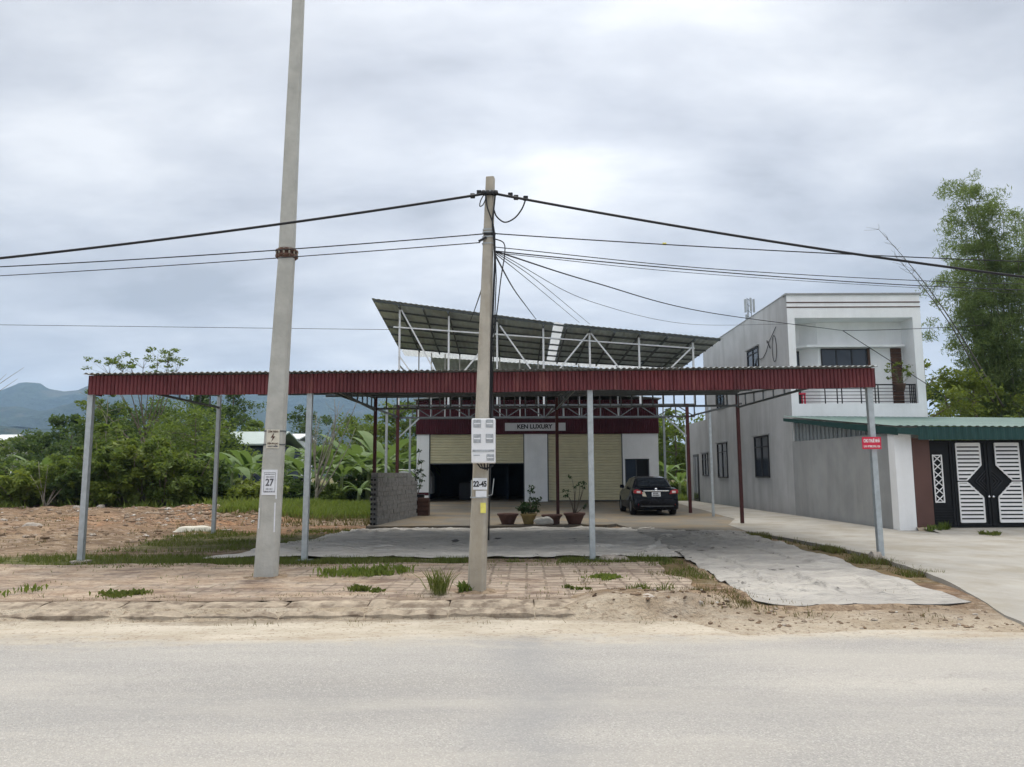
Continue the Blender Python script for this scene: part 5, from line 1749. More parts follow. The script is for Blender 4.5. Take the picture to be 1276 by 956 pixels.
PB, PF, PT = Vector((-3.92, 12.0, -.1)), Vector((-3.76, 12.0, 5.2)), Vector((-3.66, 12.0, 14.0))
tp = thing('utility_pole', 'tall tapering grey concrete utility pole with a rusty bolted joint', 'utility pole', (PB.x, PB.y, 0))
pole_shaft([(PB, .182, .16), (PF, .132, .127)], R(13)).build('lower_shaft', MATS['pole_grey'], tp, bevel=.01)
pole_shaft([(PF + Vector((0, 0, .16)), .130, .125), (PT, .075, .075)], R(13)).build('upper_shaft', MATS['pole_grey'], tp, bevel=.01)
b = MB()
b.lathe([(0, 0), (.155, 0), (.185, .03), (.185, .055), (.16, .06), (.15, .10), (.16, .105), (.185, .11), (.185, .135), (.15, .165), (0, .165)], (PF.x, PF.y, PF.z), 24)
fl = b.build('joint_flange', MATS['rust'], tp)
b = MB()
for k in range(12):
    a = 2 * math.pi * k / 12
    b.lathe([(0, 0), (.016, 0), (.016, .13), (0, .13)], (PF.x + .168 * math.cos(a), PF.y + .168 * math.sin(a), PF.z + .02), 6)
b.build('bolts', MATS['bark_pale'], fl)
def pole_face(z, yoff=0.0):
    u = (z - PB.z) / (PF.z - PB.z)
    c = PB.lerp(PF, u); hw = .182 + (.132 - .182) * u
    return c, hw
c, hw = pole_face(1.78)
rt = R(13)
def facing(b, cx, cz, w, h, c, hw, out=.006, th=.004):
    n = Vector((math.sin(rt), -math.cos(rt), 0)); s = Vector((math.cos(rt), math.sin(rt), 0))
    o_ = Vector((c.x, c.y, 0)) + n * (hw * .88 + out) + s * cx
    q = [o_ + s * a * w / 2 + Vector((0, 0, cz + e_ * h / 2)) for a, e_ in ((-1, -1), (1, -1), (1, 1), (-1, 1))]
    b.add(q + [p_ - n * th for p_ in q], [(0, 1, 2, 3), (7, 6, 5, 4), (0, 4, 5, 1), (1, 5, 6, 2), (2, 6, 7, 3), (3, 7, 4, 0)])
    return o_ + Vector((0, 0, cz))
b = MB(); p_ = facing(b, -.035, 1.50, .235, .40, c, hw, .012)
pl = b.build('number_plate', MATS['paper_white'], tp)
n_ = Vector((math.sin(rt), -math.cos(rt), 0))
b = MB()
for (cx, cz, w, h) in ((-.035, 1.655, .17, .006), (-.035, 1.345, .17, .006), (-.12, 1.50, .006, .31), (.05, 1.50, .006, .31)): facing(b, cx, cz, w, h, c, hw, .0135)
b.build('border', MATS['ink_grey'], pl)
rot_ = (R(90), 0, rt)
text('27', 'numeral', MATS['ink_grey'], pl, p_ + n_ * .002 + Vector((0, 0, -.005)), .155, .125, bold=.004, rot=rot_)
# worn small print above and below the numeral: too faded to read, kept as broken strokes
random.seed(3)
b = MB()
for (cz, hgt, half) in ((1.627, .020, .072), (1.585, .020, .058), (1.395, .018, .052), (1.358, .018, .078)):
    u = -half
    while u < half:
        wd_ = random.uniform(.008, .016)
        facing(b, -.035 + u + wd_ / 2, cz, wd_, hgt * random.uniform(.7, 1), c, hw, .0135)
        u += wd_ + random.uniform(.004, .008)
b.build('faded_print', MATS['ink_grey'], pl)
c, hw = pole_face(2.25)
b = MB(); p_ = facing(b, -.02, 2.19, .20, .30, c, hw, .014)
pl = b.build('warning_plate', MATS['paper_cream'], tp)
b = MB()
s_ = Vector((math.cos(rt), math.sin(rt), 0))
bolt = [(.015, .085), (-.035, .0), (-.005, .0), (-.025, -.07), (.035, .02), (.005, .02)]
vs = [p_ + n_ * .003 + s_ * u + Vector((0, 0, v + .02)) for u, v in bolt]
b.add(vs, [(0, 1, 2, 5), (2, 3, 4, 5)])
b.build('lightning_mark', MATS['rust'], pl, fix=False)
text('C\u1ea4M TR\u00c8O!', 'lettering', MATS['rust'], pl, p_ + n_ * .003 + Vector((0, 0, .115)), .04, .16, bold=.001, rot=rot_)
text('\u0110I\u1ec6N \u00c1P CAO', 'lettering', MATS['rust'], pl, p_ + n_ * .003 + Vector((0, 0, -.075)), .034, .16, bold=.001, rot=rot_)
text('NGUY HI\u1ec2M', 'lettering', MATS['ink_grey'], pl, p_ + n_ * .003 + Vector((0, 0, -.12)), .032, .15, bold=.001, rot=rot_)
b = MB()
for zz_ in (2.09, 2.305):
    c2, h2 = pole_face(zz_); ring = octo(b, (c2.x, c2.y, zz_), h2 + .006, h2 * .88 + .006, h2 * .28, rt); ring2 = [(p[0], p[1], p[2] + .022) for p in ring]
    b = MB(); b.add(ring + ring2, [(k, (k + 1) % 8, 8 + (k + 1) % 8, 8 + k) for k in range(8)])
    solid(b.build('strap', MATS['steel_grey'], tp, fix=False), .003)
b = MB()
for (cx, z0, z1, w) in ((.085, .72, 1.18, .02), (-.15, .78, 1.1, .012), (.088, 1.24, 1.30, .018)):
    c2, h2 = pole_face((z0 + z1) / 2); facing(b, cx, (z0 + z1) / 2, w, z1 - z0, c2, h2 + .004, .006)
b.build('paint_drip', MATS['paper_white'], tp)

QB, QT = Vector((-.50, 10.45, -.08)), Vector((-.305, 10.45, 5.96))
sp_ = thing('utility_pole', 'short beige concrete utility pole carrying the meter box and thin wires', 'utility pole', (QB.x, QB.y, 0))
pole_shaft([(QB, .121, .115), (QT, .062, .065)], R(-8), 18).build('shaft', MATS['pole_beige'], sp_, bevel=.01)
def q_at(z): return QB.lerp(QT, (z - QB.z) / (QT.z - QB.z))
def q_w(z): return .128 + (.062 - .128) * (z - QB.z) / (QT.z - QB.z)
# meter box
c = q_at(2.05)
mx_, mz0, mz1 = c.x + .035, 1.76, 2.375
b = MB(); b.box(mx_ - .165, mx_ + .165, 10.15, 10.335, mz0, mz1); mb = b.build('meter_box', MATS['plastic_white'], sp_, bevel=.018)
for (dx, z0, z1) in ((-.085, 2.25, 2.36), (.085, 2.25, 2.36), (-.085, 2.04, 2.16), (.085, 2.04, 2.16), (.095, 1.795, 1.885)):
    b = MB(); b.box(mx_ + dx - .052, mx_ + dx + .052, 10.143, 10.149, z0, z1); b.build('meter_window', MATS['meter_glass'], mb, bevel=.003)
    b = MB(); b.box(mx_ + dx - .044, mx_ + dx + .044, 10.139, 10.1425, z0 + (z1 - z0) * .40, z0 + (z1 - z0) * .55); b.build('display', MATS['plastic_white'], mb)
b = MB(); b.box(mx_ - .15, mx_ + .15, 10.144, 10.149, 1.915, 1.945); b.box(mx_ - .135, mx_ - .05, 10.144, 10.149, 1.865, 1.875); b.build('seam', MATS['meter_glass'], mb)
b = MB()
for k in range(4):
    b.tube([(mx_ - .09 + .05 * k, 10.22, 1.765), (mx_ - .04 + .03 * k, 10.2, 1.70 - .012 * k), (mx_ + .06, 10.24, 1.695), (mx_ + .13, 10.32, 1.73)], .010, 6)
b.tube([(c.x + .13, 10.45, 2.9), (c.x + .145, 10.42, 2.3), (c.x + .165, 10.44, 2.05), (c.x + .15, 10.44, 1.75)], .022, 8)
b.build('meter_cable', MATS['cable'], sp_)
# stickers
zs = 1.40; c = q_at(zs); w_ = q_w(zs)
def qplate(nm, m_, dx, z0, z1, hw_, out=.004):
    cc = q_at((z0 + z1) / 2); b = MB(); b.box(cc.x + dx - hw_, cc.x + dx + hw_, 10.45 - q_w(z0) - .012 - out, 10.45 - q_w(z0) - .006 - out, z0, z1); return b.build(nm, m_, sp_)
pl = qplate('number_plate', MATS['paper_white'], 0, 1.40, 1.56, .098, .004)
qplate('notice', MATS['paper_white'], .02, 1.30, 1.385, .075)
qplate('notice', MATS['paper_yellow'], .055, 1.08, 1.22, .038)
cc = q_at(1.48)
text('22-45', 'numeral', MATS['ink'], pl, (cc.x, 10.45 - q_w(1.4) - .0185, 1.475), .105, .185, bold=.004)
b = MB()
b.box(cc.x + .05, cc.x + .13, 10.43, 10.47, 1.31, 1.325); b.bar((cc.x + .135, 10.45, 1.31), (cc.x + .135, 10.45, 1.51), .012); b.bar((cc.x + .165, 10.45, 1.33), (cc.x + .19, 10.45, 1.55), .012); b.bar((cc.x + .165, 10.45, 1.33), (cc.x + .13, 10.45, 1.317), .012)
b.bar((cc.x - .125, 10.45, 1.28), (cc.x - .125, 10.45, 1.53), .014)
b.build('bracket', MATS['galv'], sp_)
b = MB()
for zz_ in (5.10, 5.14, 4.93, 5.72, 1.285, 5.03):
    c2, h2 = q_at(zz_), q_w(zz_); ring = octo(b, (c2.x, c2.y, zz_), h2 + .006, h2 + .008, h2 * .28, R(-8)); ring2 = [(p[0], p[1], p[2] + .018) for p in ring]
    b = MB(); b.add(ring + ring2, [(k, (k + 1) % 8, 8 + (k + 1) % 8, 8 + k) for k in range(8)])
    solid(b.build('strap', MATS['galv'], sp_, fix=False), .003)
ct = q_at(5.70)
b = MB()
b.box(ct.x - .10, ct.x + .10, 10.34, 10.40, 5.66, 5.69)
for dx in (-.09, -.03, .04, .09): b.lathe([(0, 0), (.028, 0), (.035, .03), (.028, .06), (0, .06)], (ct.x + dx, 10.35, 5.69 - .03), 10)
b.box(ct.x - .085, ct.x + .085, 10.355, 10.40, 5.06, 5.09)
b.bar((ct.x - .16, 10.36, 4.96), (ct.x - .05, 10.37, 5.02), .03)
b.build('clamp', MATS['dark_frame'], sp_)
b = MB()
x_ = ct.x
b.tube(spline([(x_ + .085, 10.37, 5.70), (x_ + .06, 10.35, 5.45), (x_ + .04, 10.33, 5.2), (x_ + .06, 10.34, 5.0), (x_ + .07, 10.35, 4.5), (q_at(3.5).x + .10, 10.40, 3.5), (q_at(2.4).x + .12, 10.42, 2.4)], 6), .012, 8)
b.tube(spline([(x_ - .06, 10.35, 5.66), (x_ - .03, 10.33, 5.45), (x_ + .05, 10.33, 5.2), (x_ + .075, 10.34, 4.9), (x_ + .05, 10.36, 4.2), (q_at(3.2).x + .09, 10.39, 3.2), (q_at(2.4).x + .11, 10.41, 2.4)], 6), .010, 8)
b.tube([(q_at(5).x + .10, 10.37, 4.9), (q_at(4.4).x + .135, 10.37, 4.4), (q_at(3.6).x + .13, 10.38, 3.6), (q_at(2.4).x + .125, 10.42, 2.4)], .008, 6)
b.tube(spline([(x_ + .05, 10.35, 5.0), (x_ + .20, 10.34, 4.93), (x_ + .215, 10.34, 4.75), (x_ + .16, 10.35, 4.4), (x_ + .10, 10.36, 3.9), (q_at(3.6).x + .09, 10.39, 3.5)], 6), .009, 6)
b.tube([(q_at(1.7).x + .13, 10.44, 1.7), (q_at(1.2).x + .135, 10.44, 1.2), (q_at(.7).x + .14, 10.45, .7)], .011, 6)
b.build('riser_cable', MATS['cable'], sp_)


# ------------------------------------------------------------------ wires
def wire(name, label, pts, r, group='overhead wires', clamps=None, sag=0.0, n=24, cat='wire'):
    b = MB()
    if len(pts) == 2:
        out = spline(pts, n)
        for i, p in enumerate(out): p.z -= sag * 4 * (i / n) * (1 - i / n)
    else:
        out = spline(pts, n)
    b.tube(out, r, 6)
    o = b.build(name, MATS['cable'])
    tag(o, label, cat, group)
    return o
PX = q_at(5.70)
top_l = Vector((PX.x - .09, 10.36, 5.675)); top_r = Vector((PX.x + .09, 10.36, 5.675))
w1 = wire('power_cable', 'thick black bundled cable from the beige pole top to the left', [at(-120, 334, 10.6), top_l], .019, sag=.07, n=40, cat='cable')
w2 = wire('power_cable', 'thick black bundled cable from the beige pole top to the right', [top_r, at(1400, 360, 10.6)], .019, sag=.09, n=40, cat='cable')
for (px_, py_) in ((636, 243), (643, 246), (655, 247), (597, 240), (589, 244)):
    p = at(px_, py_, 10.4); b = MB(); b.box(p.x - .035, p.x + .035, 10.37, 10.43, p.z - .035, p.z + .03)
    tag(b.build('cable_clamp', MATS['cable'], bevel=.01), 'small black clamp gripping the thick cable beside the beige pole top', 'cable clamp', 'clamps on the thick cable')
wire('jumper_cable', 'short looped cable hanging under the thick right cable', [at(655, 249, 10.38), at(650, 261, 10.38), at(641, 272, 10.38), at(629, 277, 10.38), at(619, 270, 10.38), at(615, 260, 10.37)], .011, n=8, cat='cable')
wire('jumper_cable', 'small cable loop left of the beige pole top', [at(604, 241, 10.37), at(599, 250, 10.37), at(598, 257, 10.37), at(602, 255, 10.37), at(606, 246, 10.37)], .008, n=7, cat='cable')
pm = q_at(5.08)
wire('overhead_wire', 'upper thin wire running left from the beige pole in front of the tall pole', [at(-120, 338, 10.8), Vector((pm.x - .07, 10.37, 5.075))], .0085, sag=.05)
wire('overhead_wire', 'lower thin wire running left from the beige pole behind the tall pole', [at(-120, 350, 13.6), Vector((pm.x - .12, 10.40, 4.955))], .0075, sag=.04)
wire('overhead_wire', 'thin straight wire running right from the beige pole below the thick cable', [Vector((pm.x + .07, 10.37, 5.08)), at(1400, 330, 11.5)], .0085, sag=.05)
wire('overhead_wire', 'dark wire running right from the beige pole just above the white house roof', [at(617, 313, 10.38), at(1300, 362, 16)], .009, sag=.10)
wire('overhead_wire', 'second wire running right above the white house roof', [at(617, 308, 10.38), at(900, 336, 12.2), at(1200, 352, 14), at(1400, 356, 16)], .007)
wire('overhead_wire', 'faint lowest wire running right towards the white house roof', [at(617, 315, 10.38), at(860, 340, 14), at(1130, 358, 18), at(1400, 372, 24)], .006)
wire('service_wire', 'service wire from the beige pole dropping to the house balcony', [at(617, 313, 10.38), at(740, 352, 14.5), at(880, 389, 20), at(1050, 412, 28.2)], .012)
wire('service_wire', 'wire slanting down across the balcony front from its kink', [at(1050, 412, 28.2), at(1160, 482, 28.3)], .014)
wire('service_wire', 'wire running right from the balcony kink to the bamboo', [at(1050, 412, 28.2), at(1230, 405, 27.4)], .012, sag=.04)
wire('service_wire', 'thin slack wire sagging from the beige pole to the grey house side', [at(617, 313, 10.38), at(740, 377, 16), at(860, 404, 23), at(982, 404, 28.3)], .006)
wire('service_wire', 'steep thin wire from the beige pole to the shade roof gap', [at(617, 314, 10.38), at(672, 352, 18), at(735, 404, 30.1)], .008)
wire('service_wire', 'second steep thin wire from the beige pole to the shade roof', [at(617, 316, 10.38), at(662, 352, 18), at(722, 402, 30.1)], .008)
wire('service_wire', 'dark slack wire dropping from the beige pole onto the shade roof edge', [at(617, 318, 10.38), at(640, 360, 15), at(656, 382, 22), at(668, 398, 30.1)], .014)
wire('service_wire', 'dark wire leaving the beige pole on its left towards the shade roof', [at(606, 343, 10.45), at(597, 370, 16), at(590, 390, 22), at(586, 400, 30.1)], .014)
wire('overhead_wire', 'distant wire crossing low behind the tall pole and shade roof', [at(-150, 403, 46), at(500, 411, 46), at(760, 413, 46)], .016)
tgp = at(828, 304, 10.75)
b = MB(); b.box(tgp.x - .03, tgp.x + .03, tgp.y - .01, tgp.y + .01, tgp.z - .02, tgp.z + .02)
tag(b.build('wire_tag', MATS['paper_yellow'], bevel=.008), 'tiny yellow tag on the thin wire right of the beige pole', 'tag')

# ------------------------------------------------------------------ distant houses
def far_house(name, label, x0, x1, y0, y1, h, rise, roof_m, wall_m):
    t = thing(name, label, 'house', ((x0 + x1) / 2, y0, 0), 'distant houses behind the trees')
    b = MB(); b.box(x0 + .4, x1 - .4, y0 + .5, y1 - .5, -.1, h); w_ = b.build('wall', MATS[wall_m], t)
    b = MB()
    b.prism([(y0, h), ((y0 + y1) / 2, h + rise), (y1, h), (y1, h + .15), ((y0 + y1) / 2, h + rise + .15), (y0, h + .15)], x0, x1, 'X')
    b.build('roof', MATS[roof_m], t)
    k = x0 + 1.5
    while k < x1 - 1.6:
        b = MB(); b.box(k, k + .8, y0 + .45, y0 + .497, h * .35, h * .75); b.build('window', MATS['glass'], t); k += 2.2
p = at(270, 553, 72)
far_house('farm_shed', 'pale green roofed shed between the two left steel posts', p.x, at(345, 553, 72).x, 70, 82, p.z - .25, 1.5, 'roof_grey_green', 'dark_room')
p = at(385, 543, 90)
far_house('far_house', 'small white roofed house just right of the tall pole', at(346, 545, 90).x, at(379, 545, 90).x, 88, 96, p.z - .6, .8, 'roof_white', 'plaster_inside')
p = at(28, 588, 58)
far_house('far_house', 'small white roofed house in the bushes at the left', at(28, 588, 58).x, at(66, 588, 58).x, 56, 61, 1.75, .55, 'roof_white', 'cement_wall')
p = at(2, 552, 75)
far_house('far_house', 'pale house roof at the far left edge', at(-16, 552, 75).x, at(10, 552, 75).x, 74, 80, at(2, 552, 75).z, .8, 'roof_white', 'cement_wall')
# mast behind the house
mp_ = at(933, 372, 60)
t = thing('antenna_mast', 'thin grey antenna mast behind the grey house roof', 'antenna', (mp_.x, 60, 0))
b = MB()
for (dx, dy) in ((-.16, 0), (.16, 0), (0, .2)): b.tube([(mp_.x + dx, 60 + dy, 0), (mp_.x + dx, 60 + dy, mp_.z)], .03, 5)
for k in range(20): b.bar((mp_.x - .16, 60, mp_.z - .5 * k), (mp_.x + .16, 60, mp_.z - .5 * k - .25), .03)
b.build('mast', MATS['galv_dark'], t)
b = MB()
for (dx, dz) in ((-.35, -.3), (.35, -.3), (.1, -.2), (-.3, -1.6), (.32, -1.7)): b.box(mp_.x + dx - .07, mp_.x + dx + .07, 59.8, 59.95, mp_.z + dz - .9, mp_.z + dz + .2)
b.build('panel_antenna', MATS['galv'], t)

# ------------------------------------------------------------------ trees, shrubs, bananas, bamboo
def gxy(px, Y, py=600): return at(px, py, Y).x
GT = 'trees beyond the bare lot'
tree_list = [
    # name, label, px, Y, top py, width, leaf, shape, seed, extra
    ('broadleaf_tree', 'thin tree with clear branches right of the left steel post', 128, 46, 485, 4.2, 'leaf_mid', 'flat', 12, dict(clumps=16, per=45, lsize=.3, lo=.45, cr=.10, bark='bark_pale', trunk_r=.08)),
    ('broadleaf_tree', 'dark rounded tree left of the left steel post', 86, 62, 520, 6.0, 'leaf_dark', 'round', 13, {}),
    ('broadleaf_tree', 'layered dark tree below the airy tall tree', 190, 54, 500, 5.4, 'leaf_dark', 'flat', 14, {}),
    ('broadleaf_tree', 'dense spreading tree left of the second steel post', 240, 48, 512, 7.0, 'leaf_mid', 'round', 15, dict(clumps=48, per=80)),
    ('conifer_tree', 'dark pointed tree behind the second steel post', 287, 92, 478, 8.5, 'leaf_dark', 'cone', 16, dict(clumps=40, lo=.15)),
    ('conifer_tree', 'second dark pointed tree left of the second steel post', 246, 70, 484, 6.0, 'leaf_dark', 'cone', 17, dict(clumps=40, lo=.15)),
    ('broadleaf_tree', 'mid green tree above the pale green shed roof', 318, 82, 522, 5.5, 'leaf_mid', 'round', 18, {}),
    ('broadleaf_tree', 'full dark tree between the airy tall tree and the left steel post', 142, 60, 505, 7.0, 'leaf_dark', 'round', 34, dict(clumps=60)),
    ('broadleaf_tree', 'full mid green tree right of the airy tall tree', 214, 56, 500, 7.0, 'leaf_mid', 'round', 35, dict(clumps=60)),
    ('broadleaf_tree', 'dark leafy tree directly behind the second steel post', 268, 60, 508, 6.0, 'leaf_dark', 'round', 36, dict(clumps=56)),
    ('broadleaf_tree', 'dark tree right of the tall grey pole', 378, 100, 507, 8.0, 'leaf_dark', 'round', 19, {}),
    ('broadleaf_tree', 'low hazy tree at the far left', 20, 70, 552, 8.0, 'leaf_mid', 'round', 20, {}),
    ('broadleaf_tree', 'dark tree beside the far left tree', 50, 66, 540, 6.0, 'leaf_dark', 'round', 21, {}),
    ('broadleaf_tree', 'round mid green tree above the left shrubs', 150, 58, 528, 7.0, 'leaf_mid', 'round', 22, {}),
    ('broadleaf_tree', 'tree just left of the block wall above the bananas', 448, 72, 520, 7.5, 'leaf_mid', 'round', 23, {}),
    ('broadleaf_tree', 'tree showing between the thin posts left of the workshop', 492, 66, 508, 7.0, 'leaf_mid', 'round', 24, {}),
    ('broadleaf_tree', 'dark tree hugging the left side of the workshop', 520, 74, 500, 6.0, 'leaf_dark', 'round', 25, {}),
    ('broadleaf_tree', 'leafy tree showing between the workshop and the house', 842, 62, 515, 7.5, 'leaf_mid', 'round', 26, dict(clumps=48)),
    ('broadleaf_tree', 'darker tree behind the thin post right of the workshop', 826, 70, 540, 5.5, 'leaf_dark', 'round', 27, {}),
    ('broadleaf_tree', 'light tree against the right side of the house', 1162, 36, 438, 3.6, 'leaf_yellow', 'round', 28, dict(clumps=22, per=60, lsize=.24)),
    ('broadleaf_tree', 'airy leafy tree just right of the house', 1186, 40, 470, 4.6, 'leaf_mid', 'round', 29, dict(clumps=26, per=55, lsize=.22)),
    ('broadleaf_tree', 'dense low tree behind the carport roof', 1222, 36, 466, 5.0, 'leaf_yellow', 'round', 30, dict(clumps=44, per=80, lsize=.2)),
    ('broadleaf_tree', 'yellowish tree at the right edge behind the carport', 1262, 38, 462, 5.5, 'leaf_yellow', 'round', 31, dict(clumps=44, per=80, lsize=.2)),
    ('broadleaf_tree', 'dark tree under the bamboo behind the carport roof', 1205, 44, 478, 6.0, 'leaf_dark', 'round', 32, {}),
    ('broadleaf_tree', 'dark tree beyond the right edge of the picture', 1310, 40, 470, 6.0, 'leaf_dark', 'round', 33, {}),
]
for (nm, lb, px_, Y, py_, w, lf, shp, sd_, ex) in tree_list:
    top = at(px_, py_, Y)
    kw = dict(clumps=46, per=85, lsize=.30, lo=.20, cr=.15); kw.update(ex)
    kw['lsize'] *= .72 + .56 * ((sd_ * 3) % 7) / 6
    if Y > 60: kw['lsize'] = max(kw['lsize'], .38)
    make_tree(nm, lb, 'tree', GT if px_ < 600 else 'trees around the house', (gxy(px_, Y), Y, ground_z(gxy(px_, Y), Y)), top.z * 1.02, w, leaf=lf, seed=sd_, shape=shp, **kw)

t = thing('feathery_tree', 'tall airy tree whose thin crown shows above the left end of the red canopy', 'tree', (gxy(182, 50), 50, 0), GT)
random.seed(44)
b = MB(); cs, rs = [], []
fork = at(180, 545, 50)
b.tube([(gxy(182, 50), 50, -.1), (gxy(183, 50), 50, 2.5), fork], [.15, .12, .10], 8)
for (px_, py_) in ((128, 455), (147, 449), (162, 455), (180, 446), (197, 441), (212, 440), (222, 452), (140, 478), (120, 500), (205, 462), (188, 470)):
    q = at(px_, py_, 50 + random.uniform(-1, 1))
    pts = limb(b, fork + Vector((0, 0, random.uniform(-1.2, .6))), q, .05, .012, .06, 7, 5)
    for k in range(7):
        c = q + Vector((random.gauss(0, .70), random.gauss(0, .6), random.gauss(-.08, .26)))
        cs.append(c); rs.append(random.uniform(.22, .42))
        limb(b, pts[-2], c, .01, .004, .05, 3, 4)
b.build('trunk', MATS['bark'], t)
leaf_cloud('crown', cs, rs, 30, .19, MATS['leaf_mid'], t, flat=.45, up=.7)

# a wall of trees further back closes the gaps between the nearer ones
random.seed(99)
bk = make_tree('background_tree', 'tree far back behind the shrubs', 'tree', 'distant background trees', (-70, 120, 0), 9.0, 9.5, leaf='leaf_dark', seed=51, clumps=44, per=60, lsize=.5, lo=.10, cr=.16)
bk['label'] = 'distant dark tree in the row before the hills'
bx_ = -66
k = 0
while bx_ < 62:
    y_ = 112 + random.uniform(-8, 22)
    if not (-2 < bx_ < 6): dup(bk, (bx_, y_, 0), random.uniform(0, 6.28), random.uniform(.62, .98), label='distant dark tree in the row before the hills', group='distant background trees')
    bx_ += random.uniform(4.2, 6.0)
    k += 1

# bare tree
t = thing('bare_tree', 'leafless grey tree beside the third steel post', 'tree', (gxy(398, 38), 38, 0), GT)
b = MB(); random.seed(61)
bx0 = gxy(395, 38)
tp_ = at(418, 492, 38)
for k in range(10):
    q = Vector((tp_.x + random.uniform(-1.2, 1.6), 38 + random.uniform(-.8, .8), tp_.z * random.uniform(.62, 1.02)))
    p0 = Vector((bx0 + random.uniform(-.1, .1), 38, random.uniform(.3, 1.6)))
    pts = limb(b, p0, q, .045, .010, .07, 6, 5)
    for j in (3, 4, 5):
        limb(b, pts[j], pts[j] + Vector((random.uniform(-.5, .5), random.uniform(-.3, .3), random.uniform(.4, .9))), .012, .005, .1, 3, 4)
b.tube([(bx0, 38, -.1), (bx0, 38, 1.7)], [.11, .06], 7)
b.build('trunk', MATS['bark_pale'], t)

GS = 'shrubs along the back of the bare lot'
shrub_spec = [  # px, Y, top py, w, leaf, label
    (8, 34.6, 588, 3.4, 'leaf_mid', 'bushy mid green shrub at the far left edge'),
    (30, 33.4, 606, 2.6, 'leaf_yellow', 'low bright yellow green shrub at the far left'),
    (46, 35.5, 578, 3.4, 'leaf_dark', 'dark shrub behind the bright one at far left'),
    (76, 34.4, 590, 3.2, 'leaf_mid', 'leafy shrub left of the left steel post'),
    (96, 33.6, 600, 2.2, 'leaf_dark', 'dark low shrub just left of the left steel post'),
    (126, 34.6, 562, 3.6, 'leaf_mid', 'broad shrub just right of the left steel post'),
    (128, 33.2, 610, 1.9, 'leaf_yellow', 'small lime green shrub at the foot of the broad one'),
    (155, 34.2, 560, 3.4, 'leaf_mid', 'tall cassava like shrub second from the left steel post'),
    (182, 33.9, 566, 3.0, 'leaf_yellow', 'tall lighter shrub midway between the two left steel posts'),
    (207, 33.9, 568, 3.0, 'leaf_mid', 'shrub right of the midpoint between left steel posts'),
    (234, 33.8, 578, 2.8, 'leaf_mid', 'shrub sloping down towards the second steel post'),
    (258, 34.6, 588, 2.4, 'leaf_dark', 'darker shrub beside the second steel post'),
    (292, 35.5, 612, 2.6, 'leaf_yellow', 'light green shrub between second post and tall pole'),
    (318, 36, 606, 2.4, 'leaf_yellow', 'light shrub directly left of the tall grey pole'),
    (372, 40, 600, 3.0, 'leaf_dark', 'dark shrub right of the tall grey pole'),
    (405, 41, 608, 2.6, 'leaf_mid', 'shrub right of the third steel post'),
    (855, 55, 606, 2.4, 'leaf_yellow', 'bright shrub at the corner of the grey house'),
    (838, 52, 612, 2.0, 'leaf_mid', 'low shrub beside the workshop right corner'),
    (440, 46, 598, 3.2, 'leaf_dark', 'dark shrub under the bananas left of the block wall'),
]
for i, (px_, Y, py_, w, lf, lb) in enumerate(shrub_spec):
    xx = gxy(px_, Y); hgt = at(px_, py_, Y).z
    make_shrub('shrub', lb, 'shrub', GS, (xx, Y, ground_z(xx, Y)), max(.8, hgt * 1.04), w, lf, seed=200 + i, clumps=60, per=70, lsize=.20 + .10 * ((i * 37) % 10) / 10, stems=9)
# dry sapling among the shrubs
t = thing('dry_sapling', 'pale leafless sapling in front of the far left shrubs', 'sapling', (gxy(66, 33), 33, .2), GS)
b = MB(); xx = gxy(60, 33)
for (px_, py_) in ((48, 575), (38, 592), (82, 588), (95, 590), (60, 580), (72, 600)):
    q = at(px_, py_, 33); limb(b, (xx + random.uniform(-.15, .15), 33, .1), q, .035, .008, .08, 5, 5)
b.build('stems', MATS['bark_pale'], t)

banana_spec = [(288, 40, 556, 'banana plant right of the second steel post'), (312, 42, 560, 'banana plant left of the tall pole'), (276, 44, 566, 'banana plant behind the second steel post'), (300, 46, 566, 'banana plant behind the two left of the tall pole'),
               (372, 44, 556, 'banana plant in the gap right of the tall pole'), (326, 44, 566, 'banana plant hidden close to the tall pole'), (408, 44, 552, 'banana plant right of the third steel post'), (356, 47, 562, 'banana plant just right of the tall pole'),
               (425, 42, 568, 'banana plant with drooping leaves midway to the block wall'), (440, 47, 546, 'tall banana plant left of the block wall'), (458, 44, 560, 'banana plant just left of the dark red post'), (450, 52, 552, 'banana plant deep behind the dark red post'),
               (476, 47, 542, 'tall banana plant behind the block wall'), (492, 49, 548, 'banana plant behind the red inner post'), (508, 52, 552, 'banana plant beside the workshop left corner'), (482, 44, 570, 'banana plant with low leaves behind the block wall'),
               (395, 48, 552, 'banana plant behind the third steel post'), (447, 40, 596, 'young banana plant on the grass left of the block wall'), (384, 41, 572, 'low banana plant on the grass at the third steel post'),
               (52, 42, 566, 'banana plant at far left among shrubs'), (830, 54, 566, 'banana plant right of the workshop corner'), (846, 50, 588, 'small banana plant near the grey house corner')]
for i, (px_, Y, py_, lb) in enumerate(banana_spec):
    xx = gxy(px_, Y)
    make_banana(lb, (xx, Y, ground_z(xx, Y)), max(1.0, at(px_, py_, Y).z * 1.28), seed=300 + i, leaves=10)

